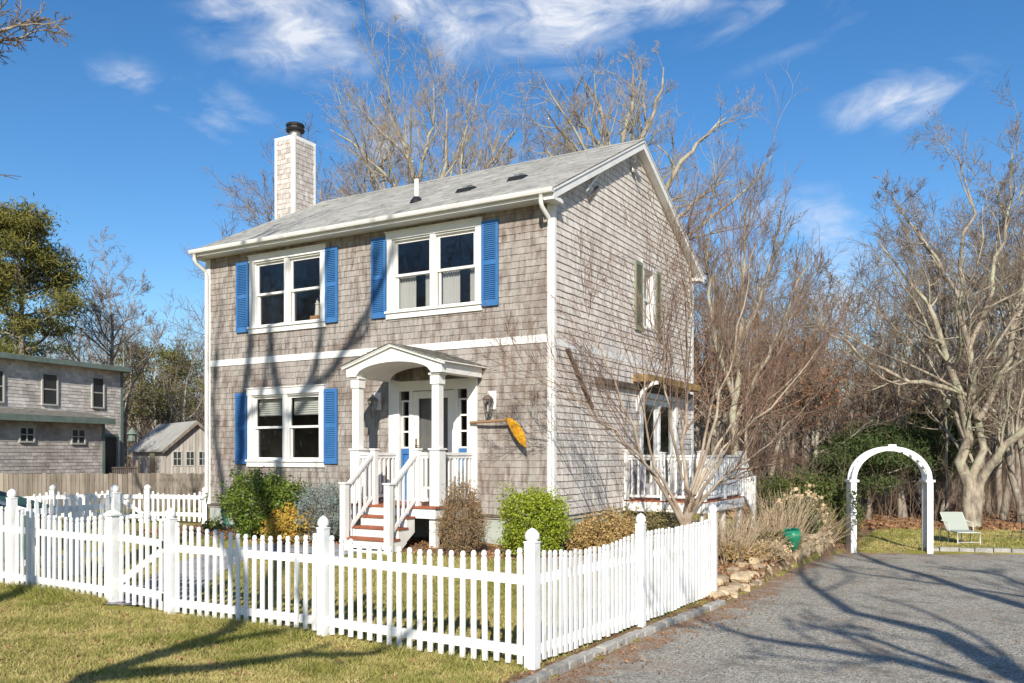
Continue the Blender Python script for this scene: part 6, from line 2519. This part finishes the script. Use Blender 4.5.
# --- tree at the left whose branch hangs into the top left corner
LEFTB = [dict(kids=10, ang=38, lr=.35, rr=.5, tmin=.3, w=.14, up=.05, n=6, k=4, rmin=.005), dict(kids=5, ang=38, lr=.5, rr=.6, tmin=.2, w=.15, up=.04, n=5, k=3, rmin=.004), dict(kids=3, ang=38, lr=.5, rr=.6, tmin=.2, w=.15, up=.04, n=4, k=3, rmin=.003)]
base = (-9.2, 7.6, gz(-9.2, 7.6))
limbs = [([(-9.2, 7.6, 0), (-9.1, 7.5, 3), (-9.3, 7.7, 6.5), (-9.0, 7.8, 10), (-9.2, 7.9, 13)], [.24, .2, .16, .1, .03]),
         ([(-9.2, 7.6, 4.2), (-8.1, 7.8, 5.1), (-6.7, 8.0, 5.65), px(-60, 55, 8.1), px(-10, 38, 8.1), px(40, 18, 8.1)], [.09, .07, .05, .035, .02, .004]),
         ([px(-70, 58, 8.1), px(0, 42, 8.2), px(48, 30, 8.2)], [.03, .015, .004]),
         ([px(-40, 45, 8.1), px(5, 28, 8.0), px(60, 22, 8.0)], [.02, .012, .003]),
         ([(-9.3, 7.7, 6.5), (-10.5, 8.5, 8.5), (-11.5, 9, 10.5)], [.12, .08, .02]),
         ([(-9.2, 7.6, 5.5), (-10.0, 6.6, 7.5), (-10.5, 6, 9.5)], [.12, .08, .02])]
make_tree('bare_tree', base, LEFTB, 91, limbs=limbs, label='bare tree outside the left edge whose thin branch tips hang into the top left corner', trunk_levels=0)

# --- street trees behind the viewer: their shadows fall over the lawn, the house and the drive
SH = [dict(kids=6, ang=42, lr=.40, rr=.5, tmin=.3, w=.1, up=.1, n=8, k=5, rmin=.02),
      dict(kids=4, ang=38, lr=.5, rr=.6, tmin=.25, w=.13, up=.06, n=6, k=4, rmin=.014),
      dict(kids=2, ang=38, lr=.5, rr=.6, tmin=.2, w=.14, up=.05, n=4, k=3, rmin=.01)]
SHW = [dict(kids=4, ang=36, lr=.17, rr=.45, tmin=.45, w=.1, up=.1, n=7, k=5, rmin=.022, lmax=2.6),
       dict(kids=3, ang=38, lr=.55, rr=.6, tmin=.25, w=.13, up=.06, n=6, k=4, rmin=.014)]


def cast(P, yt):
    """the point at depth yt whose shadow falls on P"""
    P = Vector(P)
    return tuple(P + to_sun * ((P.y - yt) / (-to_sun.y)))


def fw(pxx, pyy, yt):
    """a point on the front wall, carried back towards the sun"""
    t = (pxx - 512) / 860
    u = (CX - CY * t) / (.865 + .501 * t)
    Y_ = CY + .501 * u
    return cast((CX - .865 * u, Y_, 1.9 + (455 - pyy) / 860 * Y_), yt)


def gp_(pxx, pyy, yt, z=0.0):
    Y_ = (1.9 - z) * 860 / (pyy - 455)
    return cast(((pxx - 512) / 860 * Y_, Y_, z), yt)


yt = -1.6
b0 = gp_(0, 610, yt)
make_tree('street_tree', (b0[0], yt, 0), SHW, 100, limbs=[
    ([(b0[0], yt, 0), (b0[0] + .05, yt, 5), b0, gp_(70, 585, yt), fw(243, 478, yt), fw(239, 430, yt), fw(247, 385, yt), fw(254, 340, yt), fw(250, 280, yt), fw(262, 200, yt)], [0.144, 0.137, 0.13, 0.122, 0.115, 0.108, 0.101, 0.086, 0.072, 0.036]),
    ([gp_(70, 585, yt), fw(225, 500, yt), fw(215, 440, yt), fw(214, 380, yt), fw(222, 300, yt)], [.1, .08, .07, .05, .02]),
    ([fw(239, 430, yt), fw(262, 400, yt - .5), fw(270, 340, yt - .8), fw(290, 260, yt - 1)], [.08, .06, .045, .02])],
    n0=30, crook=.05, label='street tree behind the viewer, leftmost of four, shading the far left pickets', trunk_levels=1)
yt = -2.6
b0 = gp_(75, 682, yt)
make_tree('street_tree', (b0[0] - .1, yt, 0), SHW, 101, limbs=[
    ([(b0[0] - .1, yt, 0), (b0[0], yt, 5), b0, gp_(191, 651, yt), gp_(263, 625, yt), fw(276, 500, yt), fw(279, 455, yt), fw(288, 418, yt), fw(276, 390, yt), fw(268, 360, yt), fw(272, 325, yt), fw(266, 280, yt), fw(275, 200, yt)],
     [0.122, 0.115, 0.108, 0.115, 0.122, 0.122, 0.122, 0.115, 0.101, 0.086, 0.072, 0.058, 0.029]),
    ([b0, gp_(190, 672, yt), gp_(300, 655, yt), gp_(370, 655, yt), gp_(430, 640, yt)], [.11, .09, .07, .05, .02]),
    ([gp_(191, 651, yt), gp_(240, 640, yt), gp_(310, 632, yt), gp_(330, 610, yt)], [.07, .06, .045, .02]),
    ([fw(288, 418, yt), fw(306, 392, yt), fw(316, 368, yt), fw(322, 335, yt), fw(317, 300, yt), fw(330, 250, yt)], [0.101, 0.094, 0.086, 0.072, 0.058, 0.029]),
    ([fw(306, 392, yt), fw(330, 375, yt), fw(346, 350, yt), fw(360, 325, yt), fw(376, 298, yt), fw(392, 262, yt), fw(400, 210, yt)], [0.101, 0.094, 0.086, 0.079, 0.065, 0.05, 0.022]),
    ([fw(346, 350, yt), fw(366, 335, yt), fw(372, 300, yt), fw(378, 240, yt)], [0.065, 0.058, 0.043, 0.022])],
    n0=34, crook=.05, label='street tree behind the viewer, second of four from the left, forked over the house', trunk_levels=1)
yt = -6.0
b0 = gp_(1001, 679, yt, -.1)
make_tree('street_tree', (b0[0], yt, 0), SH, 102, limbs=[
    ([(b0[0], yt, 0), (b0[0], yt, 5), b0, gp_(934, 632, yt, -.1), gp_(859, 614, yt, -.1), gp_(809, 593, yt, -.1), gp_(790, 570, yt, -.1), gp_(810, 550, yt, -.1)], [.22, .2, .17, .14, .11, .08, .06, .02]),
    ([(b0[0], yt, 6.5), gp_(951, 671, yt, -.1), gp_(895, 667, yt, -.1), gp_(831, 652, yt, -.1), gp_(740, 639, yt, -.1), gp_(690, 615, yt, -.1)], [.1, .10, .09, .08, .06, .02]),
    ([gp_(951, 671, yt, -.1), gp_(870, 640, yt, -.1), gp_(800, 625, yt, -.1)], [.06, .05, .03])],
    label='street tree behind the viewer, third of four from the left, shading the near gravel', trunk_levels=1)
yt = -5.0
b0 = gp_(1040, 612, yt, -.15)
make_tree('street_tree', (b0[0], yt, 0), SH, 103, limbs=[
    ([(b0[0], yt, 0), (b0[0], yt, 5), b0, gp_(1016, 609, yt, -.15), gp_(930, 582, yt, -.15), gp_(880, 566, yt, -.2), gp_(862, 560, yt, -.2), gp_(850, 545, yt, -.2)], [.2, .19, .15, .13, .11, .10, .08, .03]),
    ([gp_(1030, 600, yt, -.15), gp_(935, 585, yt, -.15), gp_(880, 577, yt, -.15), gp_(833, 568, yt, -.15), gp_(800, 560, yt, -.15)], [.06, .055, .05, .04, .02]),
    ([gp_(1060, 600, yt, -.15), gp_(1000, 575, yt, -.15), gp_(940, 566, yt, -.15)], [.08, .05, .02])],
    label='street tree behind the viewer, rightmost of four, shading the far gravel', trunk_levels=1)
o = brush('far_wood', 700, (-75, -28), (-22, 20), lambda x, y: x < -28 - .3 * np.abs(y), (9, 17), M['twig_far'], 8, kids=14, rad=.035, spread=.08)
o['label'] = 'far bare wood left of the viewer, mirrored in the window panes'
